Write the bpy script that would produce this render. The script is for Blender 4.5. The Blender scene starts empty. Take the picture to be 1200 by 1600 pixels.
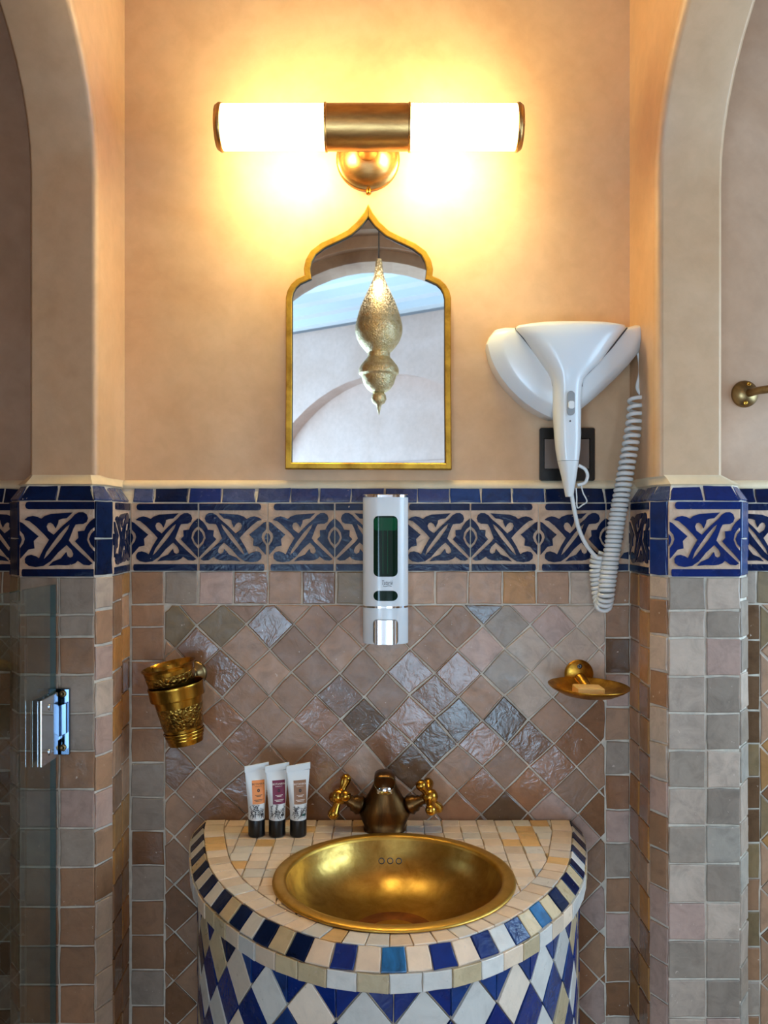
import bpy, bmesh, math, random
from mathutils import Vector, Matrix
from mathutils.geometry import tessellate_polygon

sc = bpy.context.scene
C = sc.collection
R = random.Random(11)
pi = math.pi

# ------------------------------------------------------------------ camera, world, light, exposure
F, HX, HY, D, CZ = 1375.0, 600.0, 815.0, 1.375, 1.33
cam_d = bpy.data.cameras.new('camera'); cam = bpy.data.objects.new('camera', cam_d); C.objects.link(cam)
cam.location = (0, -D, CZ); cam.rotation_euler = (pi/2, 0, 0)
cam_d.lens = F/1600*36; cam_d.sensor_width = 36; cam_d.shift_y = 15/1600; cam_d.clip_start = 0.02
sc.camera = cam
w = bpy.data.worlds.new('sky'); sc.world = w; w.use_nodes = True
w.node_tree.nodes['Background'].inputs[0].default_value = (0.55, 0.75, 1.0, 1)
w.node_tree.nodes['Background'].inputs[1].default_value = 0.6
def area_light(name, loc, target, sx, sy, power, col):
    l = bpy.data.lights.new(name, 'AREA'); l.shape = 'RECTANGLE'; l.size = sx; l.size_y = sy
    l.energy = power; l.color = col
    o = bpy.data.objects.new(name, l); C.objects.link(o); o.location = loc
    o.rotation_euler = (Vector(target)-Vector(loc)).to_track_quat('-Z', 'Z').to_euler()
    return o
# daylight entering by the bathroom window (right wall) and by the bedroom's glazed door, plus two added panels
DAY = (0.46, 0.73, 1.0)
area_light('daylight_alcove_window', (1.385, -0.52, 1.45), (0.0, -0.52, 1.45), 0.6, 1.4, 13, DAY)
area_light('daylight_bedroom_door', (-2.45, -3.9, 1.15), (0.0, -3.9, 1.15), 1.4, 2.0, 80, DAY)
area_light('added_daylight_rear_left', (-1.15, -3.3, 1.15), (0.35, -0.2, 1.2), 0.8, 1.9, 60, DAY)  # added panel, no door here; set left so the right jamb gets more light
area_light('added_daylight_rear_low', (0.38, -3.2, 0.48), (0.20, 0.0, 0.75), 0.55, 0.8, 10, DAY)  # added low panel, no door here; gives the glazed tiles their highlights
sc.view_settings.view_transform = 'Standard'; sc.view_settings.look = 'None'
sc.view_settings.gamma = 1; sc.view_settings.use_curve_mapping = False
sc.view_settings.exposure = 0.76

# ------------------------------------------------------------------ helpers
def at(px, py, y=0.0):
    d = D + y
    return Vector(((px-HX)*d/F, y, CZ + (HY-py)*d/F))
def X(px, y=0.0): return (px-HX)*(D+y)/F
def Z(py, y=0.0): return CZ + (HY-py)*(D+y)/F

def tag(o, label=None, cat=None, group=None, kind=None):
    if label: o['label'] = label
    if cat: o['category'] = cat
    if group: o['group'] = group
    if kind: o['kind'] = kind
    return o
def empty(name, loc=(0, 0, 0), rot=(0, 0, 0)):
    o = bpy.data.objects.new(name, None); C.objects.link(o)
    o.location = loc; o.rotation_euler = rot; o.empty_display_size = 0.02
    return o
def mesh(name, verts, faces, mat=None, parent=None, smooth=False, center=False, mats=None, fm=None):
    verts = [Vector(v) for v in verts]
    c = Vector((0, 0, 0))
    if center:
        c = sum(verts, Vector((0, 0, 0)))/len(verts)
    me = bpy.data.meshes.new(name)
    me.from_pydata([tuple(v-c) for v in verts], [], faces)
    for m in (mats or [mat]):
        me.materials.append(m)
    if fm:
        for p, i in zip(me.polygons, fm): p.material_index = i
    if smooth:
        me.polygons.foreach_set('use_smooth', [True]*len(me.polygons))
    me.update()
    o = bpy.data.objects.new(name, me); C.objects.link(o); o.location = c
    if parent: o.parent = parent
    return o
class MB:
    """collects several shapes into one mesh"""
    def __init__(s): s.v = []; s.f = []
    def add(s, vf, M=None):
        v, f = vf; n = len(s.v)
        s.v += [(M @ Vector(p)) if M else Vector(p) for p in v]
        s.f += [tuple(i+n for i in q) for q in f]; return s
    def build(s, name, mat, parent=None, smooth=True, auto=None):
        o = mesh(name, s.v, s.f, mat, parent, smooth)
        fix(o, auto)
        return o
def fix(o, auto=None):
    bm = bmesh.new(); bm.from_mesh(o.data)
    bmesh.ops.recalc_face_normals(bm, faces=bm.faces)
    if auto is not None:
        for e in bm.edges:
            if len(e.link_faces) == 2 and e.calc_face_angle(0) > auto: e.smooth = False
    bm.to_mesh(o.data); bm.free()
def g_lathe(prof, n=32, cap=True):
    v = []; f = []
    for r, z in prof:
        for i in range(n):
            a = 2*pi*i/n; v.append((r*math.cos(a), r*math.sin(a), z))
    for k in range(len(prof)-1):
        for i in range(n):
            j = (i+1) % n
            f.append((k*n+i, k*n+j, (k+1)*n+j, (k+1)*n+i))
    if cap:
        f.append(tuple(range(n))[::-1]); m = (len(prof)-1)*n; f.append(tuple(range(m, m+n)))
    return v, f
def g_box(x0, x1, y0, y1, z0, z1):
    v = [(x0,y0,z0),(x1,y0,z0),(x1,y1,z0),(x0,y1,z0),(x0,y0,z1),(x1,y0,z1),(x1,y1,z1),(x0,y1,z1)]
    f = [(0,3,2,1),(4,5,6,7),(0,1,5,4),(1,2,6,5),(2,3,7,6),(3,0,4,7)]
    return v, f
def g_loft(rings, cap=True):
    n = len(rings[0]); v = [p for r in rings for p in r]; f = []
    for k in range(len(rings)-1):
        for i in range(n):
            j = (i+1) % n; f.append((k*n+i, k*n+j, (k+1)*n+j, (k+1)*n+i))
    if cap:
        f.append(tuple(range(n))[::-1]); m = (len(rings)-1)*n; f.append(tuple(range(m, m+n)))
    return v, f
def spline(pts, k=8):
    pts = [Vector(p) for p in pts]; out = []
    P = [pts[0]*2-pts[1]] + pts + [pts[-1]*2-pts[-2]]
    for i in range(1, len(P)-2):
        a, b, c, d = P[i-1:i+3]
        for s in range(k):
            t = s/k
            out.append(0.5*((2*b)+(c-a)*t+(2*a-5*b+4*c-d)*t*t+(3*b-a-3*c+d)*t**3))
    out.append(pts[-1]); return out
def g_tube(path, r, n=10):
    path = [Vector(p) for p in path]; rings = []
    up = Vector((0, 0, 1)); t0 = (path[1]-path[0]).normalized()
    if abs(t0.dot(up)) > 0.9: up = Vector((0, 1, 0))
    nrm = (up - t0*up.dot(t0)).normalized()
    for i, p in enumerate(path):
        a = path[max(i-1, 0)]; b = path[min(i+1, len(path)-1)]
        t = (b-a).normalized(); nrm = (nrm - t*nrm.dot(t)).normalized(); bn = t.cross(nrm)
        rr = r(i/(len(path)-1)) if callable(r) else r
        rings.append([p + (nrm*math.cos(2*pi*j/n)+bn*math.sin(2*pi*j/n))*rr for j in range(n)])
    return g_loft(rings)
def axis_matrix(loc, direction):
    q = Vector(direction).normalized().to_track_quat('Z', 'Y')
    return Matrix.Translation(Vector(loc)) @ q.to_matrix().to_4x4()
def bevel(o, w_, seg=2, angle=0.6):
    bm = bmesh.new(); bm.from_mesh(o.data)
    bmesh.ops.recalc_face_normals(bm, faces=bm.faces)
    ed = [e for e in bm.edges if len(e.link_faces) == 2 and e.calc_face_angle(0) > angle]
    bmesh.ops.bevel(bm, geom=ed, offset=w_, segments=seg, profile=0.5, affect='EDGES', clamp_overlap=True)
    bm.to_mesh(o.data); bm.free()
    o.data.polygons.foreach_set('use_smooth', [True]*len(o.data.polygons))
    m = o.modifiers.new('wn', 'WEIGHTED_NORMAL'); m.keep_sharp = True
    return o

# polygons in 2D
def clip(poly, nx, ny, c):          # keep nx*x+ny*y <= c
    out = []
    for i in range(len(poly)):
        a = poly[i]; b = poly[(i+1) % len(poly)]
        da = nx*a[0]+ny*a[1]-c; db = nx*b[0]+ny*b[1]-c
        if da <= 0: out.append(a)
        if (da < 0 < db) or (db < 0 < da):
            t = da/(da-db); out.append((a[0]+(b[0]-a[0])*t, a[1]+(b[1]-a[1])*t))
    return out
def area2(p): return 0.5*sum(p[i][0]*p[(i+1) % len(p)][1]-p[(i+1) % len(p)][0]*p[i][1] for i in range(len(p)))
def inset(poly, g):
    if area2(poly) < 0: poly = poly[::-1]
    out = poly
    for i in range(len(poly)):
        a = poly[i]; b = poly[(i+1) % len(poly)]
        dx, dy = b[0]-a[0], b[1]-a[1]; L = math.hypot(dx, dy)
        if L < 1e-6: continue
        nx, ny = dy/L, -dx/L
        out = clip(out, nx, ny, nx*a[0]+ny*a[1]-g)
        if len(out) < 3: return []
    res = []
    for p in out:
        if not res or math.hypot(p[0]-res[-1][0], p[1]-res[-1][1]) > 2e-4: res.append(p)
    if len(res) > 2 and math.hypot(res[0][0]-res[-1][0], res[0][1]-res[-1][1]) < 2e-4: res.pop()
    return res
class Frame:
    def __init__(s, o, u, v):
        s.o = Vector(o); s.u = Vector(u).normalized(); s.v = Vector(v).normalized(); s.n = s.u.cross(s.v)
    def p(s, a, b, h=0.0): return s.o + s.u*a + s.v*b + s.n*h
def tile(name, poly, fr, mat, parent, gap=0.0032, h=0.0, bev=0.0011, jit=0.0009, depth=0.006, tilt=0.0005):
    p = inset(poly, gap/2)
    if len(p) < 3 or abs(area2(p)) < 1.2e-5: return None
    q = []
    for i in range(len(p)):           # a middle point on each long edge, all slightly uneven like hand-cut zellige
        a = p[i]; b = p[(i+1) % len(p)]; L = math.hypot(b[0]-a[0], b[1]-a[1])
        q.append((a[0]+R.uniform(-jit, jit), a[1]+R.uniform(-jit, jit)))
        if L > 0.014:
            t = R.uniform(0.35, 0.65)
            q.append((a[0]+(b[0]-a[0])*t+R.uniform(-jit, jit), a[1]+(b[1]-a[1])*t+R.uniform(-jit, jit)))
    n = len(q); cx = sum(t[0] for t in q)/n; cy = sum(t[1] for t in q)/n
    tx, ty = R.uniform(-tilt, tilt)/0.025, R.uniform(-tilt, tilt)/0.025; lift = R.uniform(-0.0004, 0.0004)
    hh = lambda x, y: h + lift + (x-cx)*tx + (y-cy)*ty
    rings = []
    rings.append([fr.p(x, y, h-depth) for x, y in q])
    rings.append([fr.p(x, y, hh(x, y)-bev*0.7) for x, y in q])
    inn = []
    for x, y in q:
        d = math.hypot(x-cx, y-cy); k = max(0.3, 1-bev*1.3/max(d, 1e-4)); inn.append((cx+(x-cx)*k, cy+(y-cy)*k))
    rings.append([fr.p(x, y, hh(x, y)) for x, y in inn])
    v, f = g_loft(rings, cap=False)
    f.append(tuple(range(2*n, 3*n)))
    return mesh(name, v, f, mat, parent, center=True)
def tile3(name, pts, n_hint, mat, parent, **kw):
    pts = [Vector(p) for p in pts]; c = sum(pts, Vector((0, 0, 0)))/len(pts)
    n = Vector((0, 0, 0))
    for i in range(len(pts)): n += (pts[i]-c).cross(pts[(i+1) % len(pts)]-c)
    n.normalize()
    if n.dot(Vector(n_hint)) < 0: n = -n
    u = (pts[1]-pts[0]).normalized(); v = n.cross(u)
    fr = Frame(c, u, v)
    return tile(name, [((p-c).dot(fr.u), (p-c).dot(fr.v)) for p in pts], fr, mat, parent, **kw)
def g_plate(outer, fr, h0, h1, holes=()):
    """flat-fronted slab with holes, in a frame"""
    loops = [[Vector((x, y, 0)) for x, y in outer]] + [[Vector((x, y, 0)) for x, y in hl] for hl in holes]
    tris = tessellate_polygon(loops); flat = [p for l in loops for p in l]; n = len(flat)
    v = [fr.p(p.x, p.y, h1) for p in flat] + [fr.p(p.x, p.y, h0) for p in flat]
    f = [tuple(t) for t in tris] + [tuple(i+n for i in t)[::-1] for t in tris]; k = 0
    for l in loops:
        for i in range(len(l)):
            j = (i+1) % len(l); f.append((k+i, k+j, k+j+n, k+i+n))
        k += len(l)
    return v, f
def text_mesh(name, s, size, fr, mat, parent, h=0.0004, align='CENTER', shear=0.0, wx=1.0, conform=None):
    cu = bpy.data.curves.new(name, 'FONT'); cu.body = s; cu.size = size; cu.align_x = align; cu.align_y = 'CENTER'
    cu.shear = shear; cu.resolution_u = 2
    to = bpy.data.objects.new(name, cu); C.objects.link(to)
    dg = bpy.context.evaluated_depsgraph_get(); me = bpy.data.meshes.new_from_object(to.evaluated_get(dg))
    bpy.data.objects.remove(to)
    for v in me.vertices:
        x, y = v.co.x*wx, v.co.y
        v.co = conform(x, y) if conform else fr.p(x, y, h)
    me.materials.clear(); me.materials.append(mat)
    o = bpy.data.objects.new(name, me); C.objects.link(o); o.parent = parent
    return o

# ------------------------------------------------------------------ materials
def s2l(c): return tuple(((x/255)/12.92 if x/255 <= 0.04045 else ((x/255+0.055)/1.055)**2.4) for x in c)
MATS = {}
def new_mat(name):
    m = bpy.data.materials.new(name); m.use_nodes = True; MATS[name] = m
    return m, m.node_tree, m.node_tree.nodes['Principled BSDF']
def simple(name, col, rough=0.4, metal=0.0, **kw):
    m, nt, b = new_mat(name)
    b.inputs['Base Color'].default_value = (*col, 1); b.inputs['Roughness'].default_value = rough
    b.inputs['Metallic'].default_value = metal
    for k, v in kw.items(): b.inputs[k].default_value = v
    return m
def node(nt, t, **kw):
    n = nt.nodes.new(t)
    for k, v in kw.items():
        if hasattr(n, k): setattr(n, k, v)
    return n
def coord(nt, scale=(1, 1, 1), rnd=False, kind='Object'):
    tc = node(nt, 'ShaderNodeTexCoord'); mp = node(nt, 'ShaderNodeMapping'); mp.inputs['Scale'].default_value = scale
    src = tc.outputs[kind]
    if rnd:
        oi = node(nt, 'ShaderNodeObjectInfo'); ad = node(nt, 'ShaderNodeVectorMath', operation='MULTIPLY_ADD')
        cb = node(nt, 'ShaderNodeCombineXYZ')
        for i in range(3): nt.links.new(oi.outputs['Random'], cb.inputs[i])
        ad.inputs[1].default_value = (7.3, 3.1, 5.7)
        nt.links.new(cb.outputs[0], ad.inputs[0]); nt.links.new(src, ad.inputs[2]); src = ad.outputs[0]
    nt.links.new(src, mp.inputs[0]); return mp.outputs[0]
def noise(nt, vec, scale, detail=4, rough=0.55, dist=0.0):
    n = node(nt, 'ShaderNodeTexNoise'); n.inputs['Scale'].default_value = scale; n.inputs['Detail'].default_value = detail
    n.inputs['Roughness'].default_value = rough; n.inputs['Distortion'].default_value = dist
    nt.links.new(vec, n.inputs['Vector']); return n.outputs['Fac']
def ramp(nt, fac, stops):
    r = node(nt, 'ShaderNodeValToRGB'); e = r.color_ramp.elements
    while len(e) < len(stops): e.new(0.5)
    for x, (p, c) in zip(e, stops):
        x.position = p; x.color = (*c, 1) if len(c) == 3 else c
    nt.links.new(fac, r.inputs[0]); return r.outputs[0]
def mixc(nt, a, b, fac, mode='MIX'):
    m = node(nt, 'ShaderNodeMix', data_type='RGBA', blend_type=mode)
    for s, i in ((fac, 0), (a, 6), (b, 7)):
        if hasattr(s, 'links'): nt.links.new(s, m.inputs[i])
        elif isinstance(s, (int, float)): m.inputs[i].default_value = s
        else: m.inputs[i].default_value = (*s, 1)
    return m.outputs[2]
def bump(nt, b, h, strength, dist=0.001, prev=None):
    n = node(nt, 'ShaderNodeBump'); n.inputs['Strength'].default_value = strength; n.inputs['Distance'].default_value = dist
    nt.links.new(h, n.inputs['Height'])
    if prev is not None: nt.links.new(prev, n.inputs['Normal'])
    nt.links.new(n.outputs[0], b.inputs['Normal']); return n.outputs[0]

def plaster_mat(name, base, dark, light, rough=0.42):
    m, nt, b = new_mat(name); v = coord(nt)
    v.node.inputs['Rotation'].default_value = (0.41, 0.73, 0.29)      # keeps the noise off its lattice planes
    big = noise(nt, v, 3.2, 6, 0.6, 0.6); fine = noise(nt, v, 34, 5, 0.6, 0.3)
    c = ramp(nt, big, [(0.30, dark), (0.5, base), (0.72, light)])
    c2 = ramp(nt, fine, [(0.35, (0.94, 0.935, 0.93)), (0.62, (1.02, 1.02, 1.02))])
    col = mixc(nt, c, c2, 1.0, 'MULTIPLY')
    pits = noise(nt, v, 95, 2, 0.5); pm = ramp(nt, pits, [(0.150, (1, 1, 1)), (0.175, (0, 0, 0))])
    col = mixc(nt, col, (0.16, 0.09, 0.06), pm)
    nt.links.new(col, b.inputs['Base Color']); b.inputs['Roughness'].default_value = rough
    b.inputs['Specular IOR Level'].default_value = 0.4
    n1 = bump(nt, b, noise(nt, v, 7, 3), 0.35, 0.004); bump(nt, b, noise(nt, v, 160, 4), 0.18, 0.0008, n1)
    return m
plaster = plaster_mat('tadelakt_plaster', s2l((210, 170, 132)), s2l((201, 157, 116)), s2l((216, 180, 145)))
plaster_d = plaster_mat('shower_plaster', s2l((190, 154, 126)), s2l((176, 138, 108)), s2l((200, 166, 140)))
plaster_room = plaster_mat('room_plaster', s2l((214, 190, 178)), s2l((206, 180, 166)), s2l((222, 200, 190)))
rear_brown = plaster_mat('rear_arch_plaster', s2l((170, 138, 112)), s2l((140, 108, 84)), s2l((190, 158, 132)))

def grout_mat(name, col):
    m, nt, b = new_mat(name); v = coord(nt)
    c = ramp(nt, noise(nt, v, 60, 5), [(0.3, tuple(x*0.72 for x in col)), (0.65, col)])
    nt.links.new(c, b.inputs['Base Color']); b.inputs['Roughness'].default_value = 0.9
    bump(nt, b, noise(nt, v, 260, 4), 0.5, 0.001); return m
grout = grout_mat('lime_grout', s2l((226, 210, 190)))
lime = plaster_mat('lime_putty', s2l((234, 208, 170)), s2l((224, 194, 152)), s2l((240, 218, 184)), 0.6)
grout_c = grout_mat('counter_grout', s2l((186, 162, 138)))

def tile_mat(name, col, rough=0.2, var=0.16, chips=0.0, bumpy=0.5, chipcol=(0.62, 0.48, 0.38), bs=32):
    m, nt, b = new_mat(name); v = coord(nt, rnd=True)
    oi = node(nt, 'ShaderNodeObjectInfo')
    cl = ramp(nt, noise(nt, v, 38, 5, 0.65, 0.8), [(0.28, tuple(x*(1-var*1.7) for x in col)), (0.52, col), (0.76, tuple(min(1, x*(1+var)) for x in col))])
    rv = ramp(nt, oi.outputs['Random'], [(0.0, (0.86, 0.85, 0.84)), (0.5, (1.0, 0.98, 0.96)), (1.0, (1.12, 1.10, 1.08))])
    cl = mixc(nt, cl, rv, 1.0, 'MULTIPLY')
    sp = ramp(nt, noise(nt, v, 150, 3, 0.6), [(0.70-chips, (0, 0, 0)), (0.74-chips, (1, 1, 1))])
    cl = mixc(nt, cl, chipcol, sp)
    nt.links.new(cl, b.inputs['Base Color'])
    rr = node(nt, 'ShaderNodeMapRange'); rr.inputs['To Min'].default_value = rough*0.6; rr.inputs['To Max'].default_value = rough*1.8
    nt.links.new(noise(nt, v, 55, 3), rr.inputs['Value']); nt.links.new(rr.outputs[0], b.inputs['Roughness'])
    b.inputs['Specular IOR Level'].default_value = 0.5
    n1 = bump(nt, b, noise(nt, v, bs, 3, 0.6, 0.7), bumpy, 0.004); bump(nt, b, noise(nt, v, 210, 3), 0.12, 0.001, n1)
    return m
TC = {'tan': (172, 132, 102), 'brown': (132, 92, 64), 'dark': (106, 78, 56), 'grey': (158, 140, 124), 'pink': (178, 148, 134),
      'ochre': (172, 122, 70), 'terra': (152, 106, 76), 'olive': (130, 106, 74), 'pale': (188, 166, 148), 'taupe': (154, 114, 84),
      'cool': (170, 158, 144), 'amber': (180, 120, 58)}
TM = {k: tile_mat('zellige_'+k, s2l(c), rough=0.15 if k in ('brown', 'terra', 'dark') else 0.32, bumpy=0.22 if k in ('brown', 'terra', 'dark') else 0.25, bs=40 if k in ('brown', 'terra', 'dark') else 30) for k, c in TC.items()}
navy = tile_mat('navy_glaze', s2l((5, 24, 62)), 0.18, 0.3, -0.03, 0.3)
navy.node_tree.nodes['Principled BSDF'].inputs['Specular IOR Level'].default_value = 0.28
cobalt = tile_mat('cobalt_glaze', s2l((2, 36, 102)), 0.2, 0.2, -0.04, 0.3)
violet = tile_mat('violet_glaze', s2l((58, 72, 116)), 0.22, 0.25, -0.02, 0.4)
midblue = tile_mat('mid_blue_glaze', s2l((22, 56, 112)), 0.16, 0.3, -0.02, 0.4)
turq = tile_mat('turquoise_glaze', s2l((28, 96, 144)), 0.16, 0.35, -0.03, 0.4)
bisque = tile_mat('carved_bisque', s2l((206, 172, 146)), 0.8, 0.16, 0.0, 0.9)
cream = tile_mat('cream_glaze', s2l((228, 206, 184)), 0.3, 0.08, 0.0, 0.3, (0.6, 0.5, 0.4))
cream2 = tile_mat('warm_cream_glaze', s2l((226, 198, 170)), 0.3, 0.08, 0.0, 0.3, (0.6, 0.5, 0.4))
creamw = tile_mat('milk_glaze', s2l((212, 204, 194)), 0.28, 0.08, 0.0, 0.3, (0.5, 0.45, 0.4))
creamo = tile_mat('honey_glaze', s2l((222, 176, 116)), 0.3, 0.12, 0.0, 0.3)
sand = tile_mat('sand_glaze', s2l((198, 174, 136)), 0.26, 0.12, 0.0, 0.3)

def brass_mat(name, col, dark, rough=0.28, streak=(1, 1, 1), sc_=22, bmp=0.25, engrave=None):
    m, nt, b = new_mat(name); v = coord(nt, streak)
    n = noise(nt, v, sc_, 6, 0.65, 0.4)
    c = ramp(nt, n, [(0.30, dark), (0.62, col)]); nt.links.new(c, b.inputs['Base Color'])
    b.inputs['Metallic'].default_value = 1
    rr = node(nt, 'ShaderNodeMapRange'); rr.inputs['To Min'].default_value = rough*1.5; rr.inputs['To Max'].default_value = rough*0.7
    nt.links.new(n, rr.inputs['Value']); nt.links.new(rr.outputs[0], b.inputs['Roughness'])
    n1 = bump(nt, b, noise(nt, v, sc_*2.2, 3), bmp, 0.0015)
    if engrave:
        v2 = coord(nt); vo = node(nt, 'ShaderNodeTexVoronoi', feature='DISTANCE_TO_EDGE'); vo.inputs['Scale'].default_value = engrave
        nt.links.new(v2, vo.inputs['Vector']); bump(nt, b, vo.outputs['Distance'], 0.7, 0.004, n1)
    return m
brass = brass_mat('polished_brass', s2l((222, 170, 70)), s2l((160, 108, 40)), 0.2)
brass_lamp = brass_mat('antique_lamp_brass', s2l((216, 172, 108)), s2l((160, 118, 72)), 0.3, (1, 4, 4), 9)
brass_dark = brass_mat('antique_faucet_brass', s2l((112, 80, 46)), s2l((50, 35, 22)), 0.34, (1, 1, 0.3), 40)
brass_basin = brass_mat('hammered_basin_brass', s2l((206, 166, 88)), s2l((160, 120, 54)), 0.30, (1, 1, 1), 26, 0.3)
brass_rim = brass_mat('basin_rim_brass', s2l((226, 182, 88)), s2l((196, 148, 62)), 0.38, (1, 1, 1), 18, 0.15)
brass_frame = brass_mat('mirror_frame_brass', s2l((206, 158, 60)), s2l((150, 108, 40)), 0.42, (1, 1, 1), 30, 0.2)
brass_cup = brass_mat('engraved_cup_brass', s2l((204, 152, 58)), s2l((110, 74, 28)), 0.22, (1, 1, 0.4), 30, 0.25)
brass_cup_e = brass_mat('engraved_band_brass', s2l((192, 146, 64)), s2l((84, 58, 26)), 0.28, (1, 1, 1), 60, 0.3, 170)
brass_dish = brass_mat('brushed_dish_brass', s2l((216, 162, 62)), s2l((150, 98, 34)), 0.3, (1, 1, 1), 50, 0.3)
bronze = brass_mat('bronze_fitting', s2l((150, 124, 84)), s2l((92, 72, 46)), 0.32)
copper_stain = brass_mat('copper_drain_metal', s2l((150, 92, 52)), s2l((104, 62, 40)), 0.5)
chrome = simple('chrome', (0.75, 0.78, 0.82), 0.09, 1.0)
chrome_refl_blue = simple('chrome_blue_reflection', (0.13, 0.18, 0.26), 0.12, 1.0)  # hinge chrome with its dark blue reflection put into the base colour
steel_dark = simple('dark_steel', (0.12, 0.13, 0.15), 0.35, 1.0)
white_p = simple('white_plastic', s2l((226, 226, 226)), 0.22)
white_m = simple('white_matte_plastic', s2l((228, 226, 222)), 0.4)
grey_p = simple('grey_plastic', s2l((150, 150, 150)), 0.35)
gap_p = simple('shadow_gap_plastic', s2l((70, 70, 74)), 0.5)
black_p = simple('black_gloss_plastic', s2l((20, 18, 17)), 0.25)
rocker_p = simple('grey_brown_rocker', s2l((118, 102, 92)), 0.3, 0.3)
cap_black = simple('tube_cap_black', s2l((14, 14, 16)), 0.3)
ink = simple('grey_ink', s2l((96, 92, 96)), 0.5)
ink_w = simple('white_ink', s2l((240, 226, 214)), 0.5)
ink_d = simple('dark_ink', s2l((44, 36, 38)), 0.5)
ink_b = simple('blue_ink', s2l((20, 60, 110)), 0.5)
label_o = simple('orange_label', s2l((240, 146, 78)), 0.45)
label_r = simple('maroon_label', s2l((118, 22, 58)), 0.45)
label_b = simple('brown_label', s2l((150, 104, 72)), 0.45)
mirror_m = simple('mirror_silver', (0.86, 0.88, 0.88), 0.015, 1.0)
mirror_edge = simple('mirror_back_edge', s2l((46, 38, 26)), 0.5)
green_g = simple('green_tank', (0.001, 0.016, 0.008), 0.08, 0.0)
green_l = simple('green_tank_light', (0.003, 0.07, 0.028), 0.08, 0.0)
for g_m in (green_g, green_l): g_m.node_tree.nodes['Principled BSDF'].inputs['Specular IOR Level'].default_value = 0.22
soap_m = simple('amber_soap', s2l((244, 196, 120)), 0.35)
soap_m.node_tree.nodes['Principled BSDF'].inputs['Subsurface Weight'].default_value = 0.3
soap_m.node_tree.nodes['Principled BSDF'].inputs['Subsurface Radius'].default_value = (0.02, 0.01, 0.004)
cord_mat = simple('cord_black', (0.02, 0.018, 0.016), 0.6)  # plain black of the lantern's cord
ceil_white = simple('limewashed_ceiling', s2l((222, 232, 238)), 0.7)
floor_m = plaster_mat('floor_plaster', s2l((150, 120, 100)), s2l((130, 100, 82)), s2l((165, 135, 115)), 0.3)

def glass_mat(name, tint, gl=0.08):
    m, nt, b = new_mat(name); nt.nodes.remove(b)
    tr = node(nt, 'ShaderNodeBsdfTransparent'); tr.inputs[0].default_value = (*tint, 1)
    g = node(nt, 'ShaderNodeBsdfGlossy'); g.inputs['Roughness'].default_value = 0.02
    lw = node(nt, 'ShaderNodeLayerWeight'); fr = node(nt, 'ShaderNodeMath', operation='POWER'); fr.inputs[1].default_value = 4.0; nt.links.new(lw.outputs['Facing'], fr.inputs[0])
    mx = node(nt, 'ShaderNodeMixShader'); nt.links.new(fr.outputs[0], mx.inputs[0])
    nt.links.new(tr.outputs[0], mx.inputs[1]); nt.links.new(g.outputs[0], mx.inputs[2])
    nt.links.new(mx.outputs[0], nt.nodes['Material Output'].inputs[0]); return m
door_glass = glass_mat('shower_glass', (0.80, 0.86, 0.85))
glass_edge = simple('glass_cut_edge', s2l((40, 86, 88)), 0.1)

def emit(name, col, s):
    m, nt, b = new_mat(name)
    b.inputs['Base Color'].default_value = (0.9, 0.88, 0.84, 1); b.inputs['Roughness'].default_value = 0.2
    b.inputs['Emission Color'].default_value = (*col, 1); b.inputs['Emission Strength'].default_value = s
    return m
def opal_mat(name, inner_sign):
    # opal glass: brightest round the bulb, which sits beside the central housing
    m, nt, b = new_mat(name); b.inputs['Base Color'].default_value = (0.85, 0.82, 0.76, 1); b.inputs['Roughness'].default_value = 0.15
    tc = node(nt, 'ShaderNodeTexCoord'); sp = node(nt, 'ShaderNodeSeparateXYZ'); nt.links.new(tc.outputs['Object'], sp.inputs[0])
    mr = node(nt, 'ShaderNodeMapRange'); mr.interpolation_type = 'SMOOTHSTEP'
    mr.inputs['From Min'].default_value = -0.075*inner_sign; mr.inputs['From Max'].default_value = 0.075*inner_sign
    mr.inputs['To Min'].default_value = 7.0; mr.inputs['To Max'].default_value = LAMP
    nt.links.new(sp.outputs[0], mr.inputs['Value'])
    b.inputs['Emission Color'].default_value = (1.0, 0.84, 0.38, 1); nt.links.new(mr.outputs[0], b.inputs['Emission Strength'])
    return m
LAMP = 44.0

# ------------------------------------------------------------------ setting: shell of the bathroom and the bedroom behind
PLY = 0.02                           # plaster plane behind the tile face (y = 0)
ZB0 = Z(892) ; ZB1 = Z(786)          # frieze band bottom / top
ZT = CZ + 0.0525                     # top of the bevelled row
ZF = CZ + 0.065                      # top of the plaster fillet
ROOM = 2.75
def offset_line(pts, d):
    out = []
    for i, p in enumerate(pts):
        p = Vector(p); ns = []
        for a, b in ((i-1, i), (i, i+1)):
            if a >= 0 and b < len(pts):
                t = (Vector(pts[b])-Vector(pts[a])).normalized(); ns.append(Vector((t.y, -t.x)))
        if len(ns) == 1: out.append(p+ns[0]*d)
        else:
            m = (ns[0]+ns[1]).normalized(); out.append(p+m*(d/max(m.dot(ns[0]), 0.3)))
    return out
def strip_prism(rows):
    """rows: list of polylines of 3D points with equal length -> strip surface"""
    n = len(rows[0]); v = [p for r in rows for p in r]; f = []
    for k in range(len(rows)-1):
        for i in range(n-1):
            f.append((k*n+i, k*n+i+1, (k+1)*n+i+1, (k+1)*n+i))
    return v, f

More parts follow.
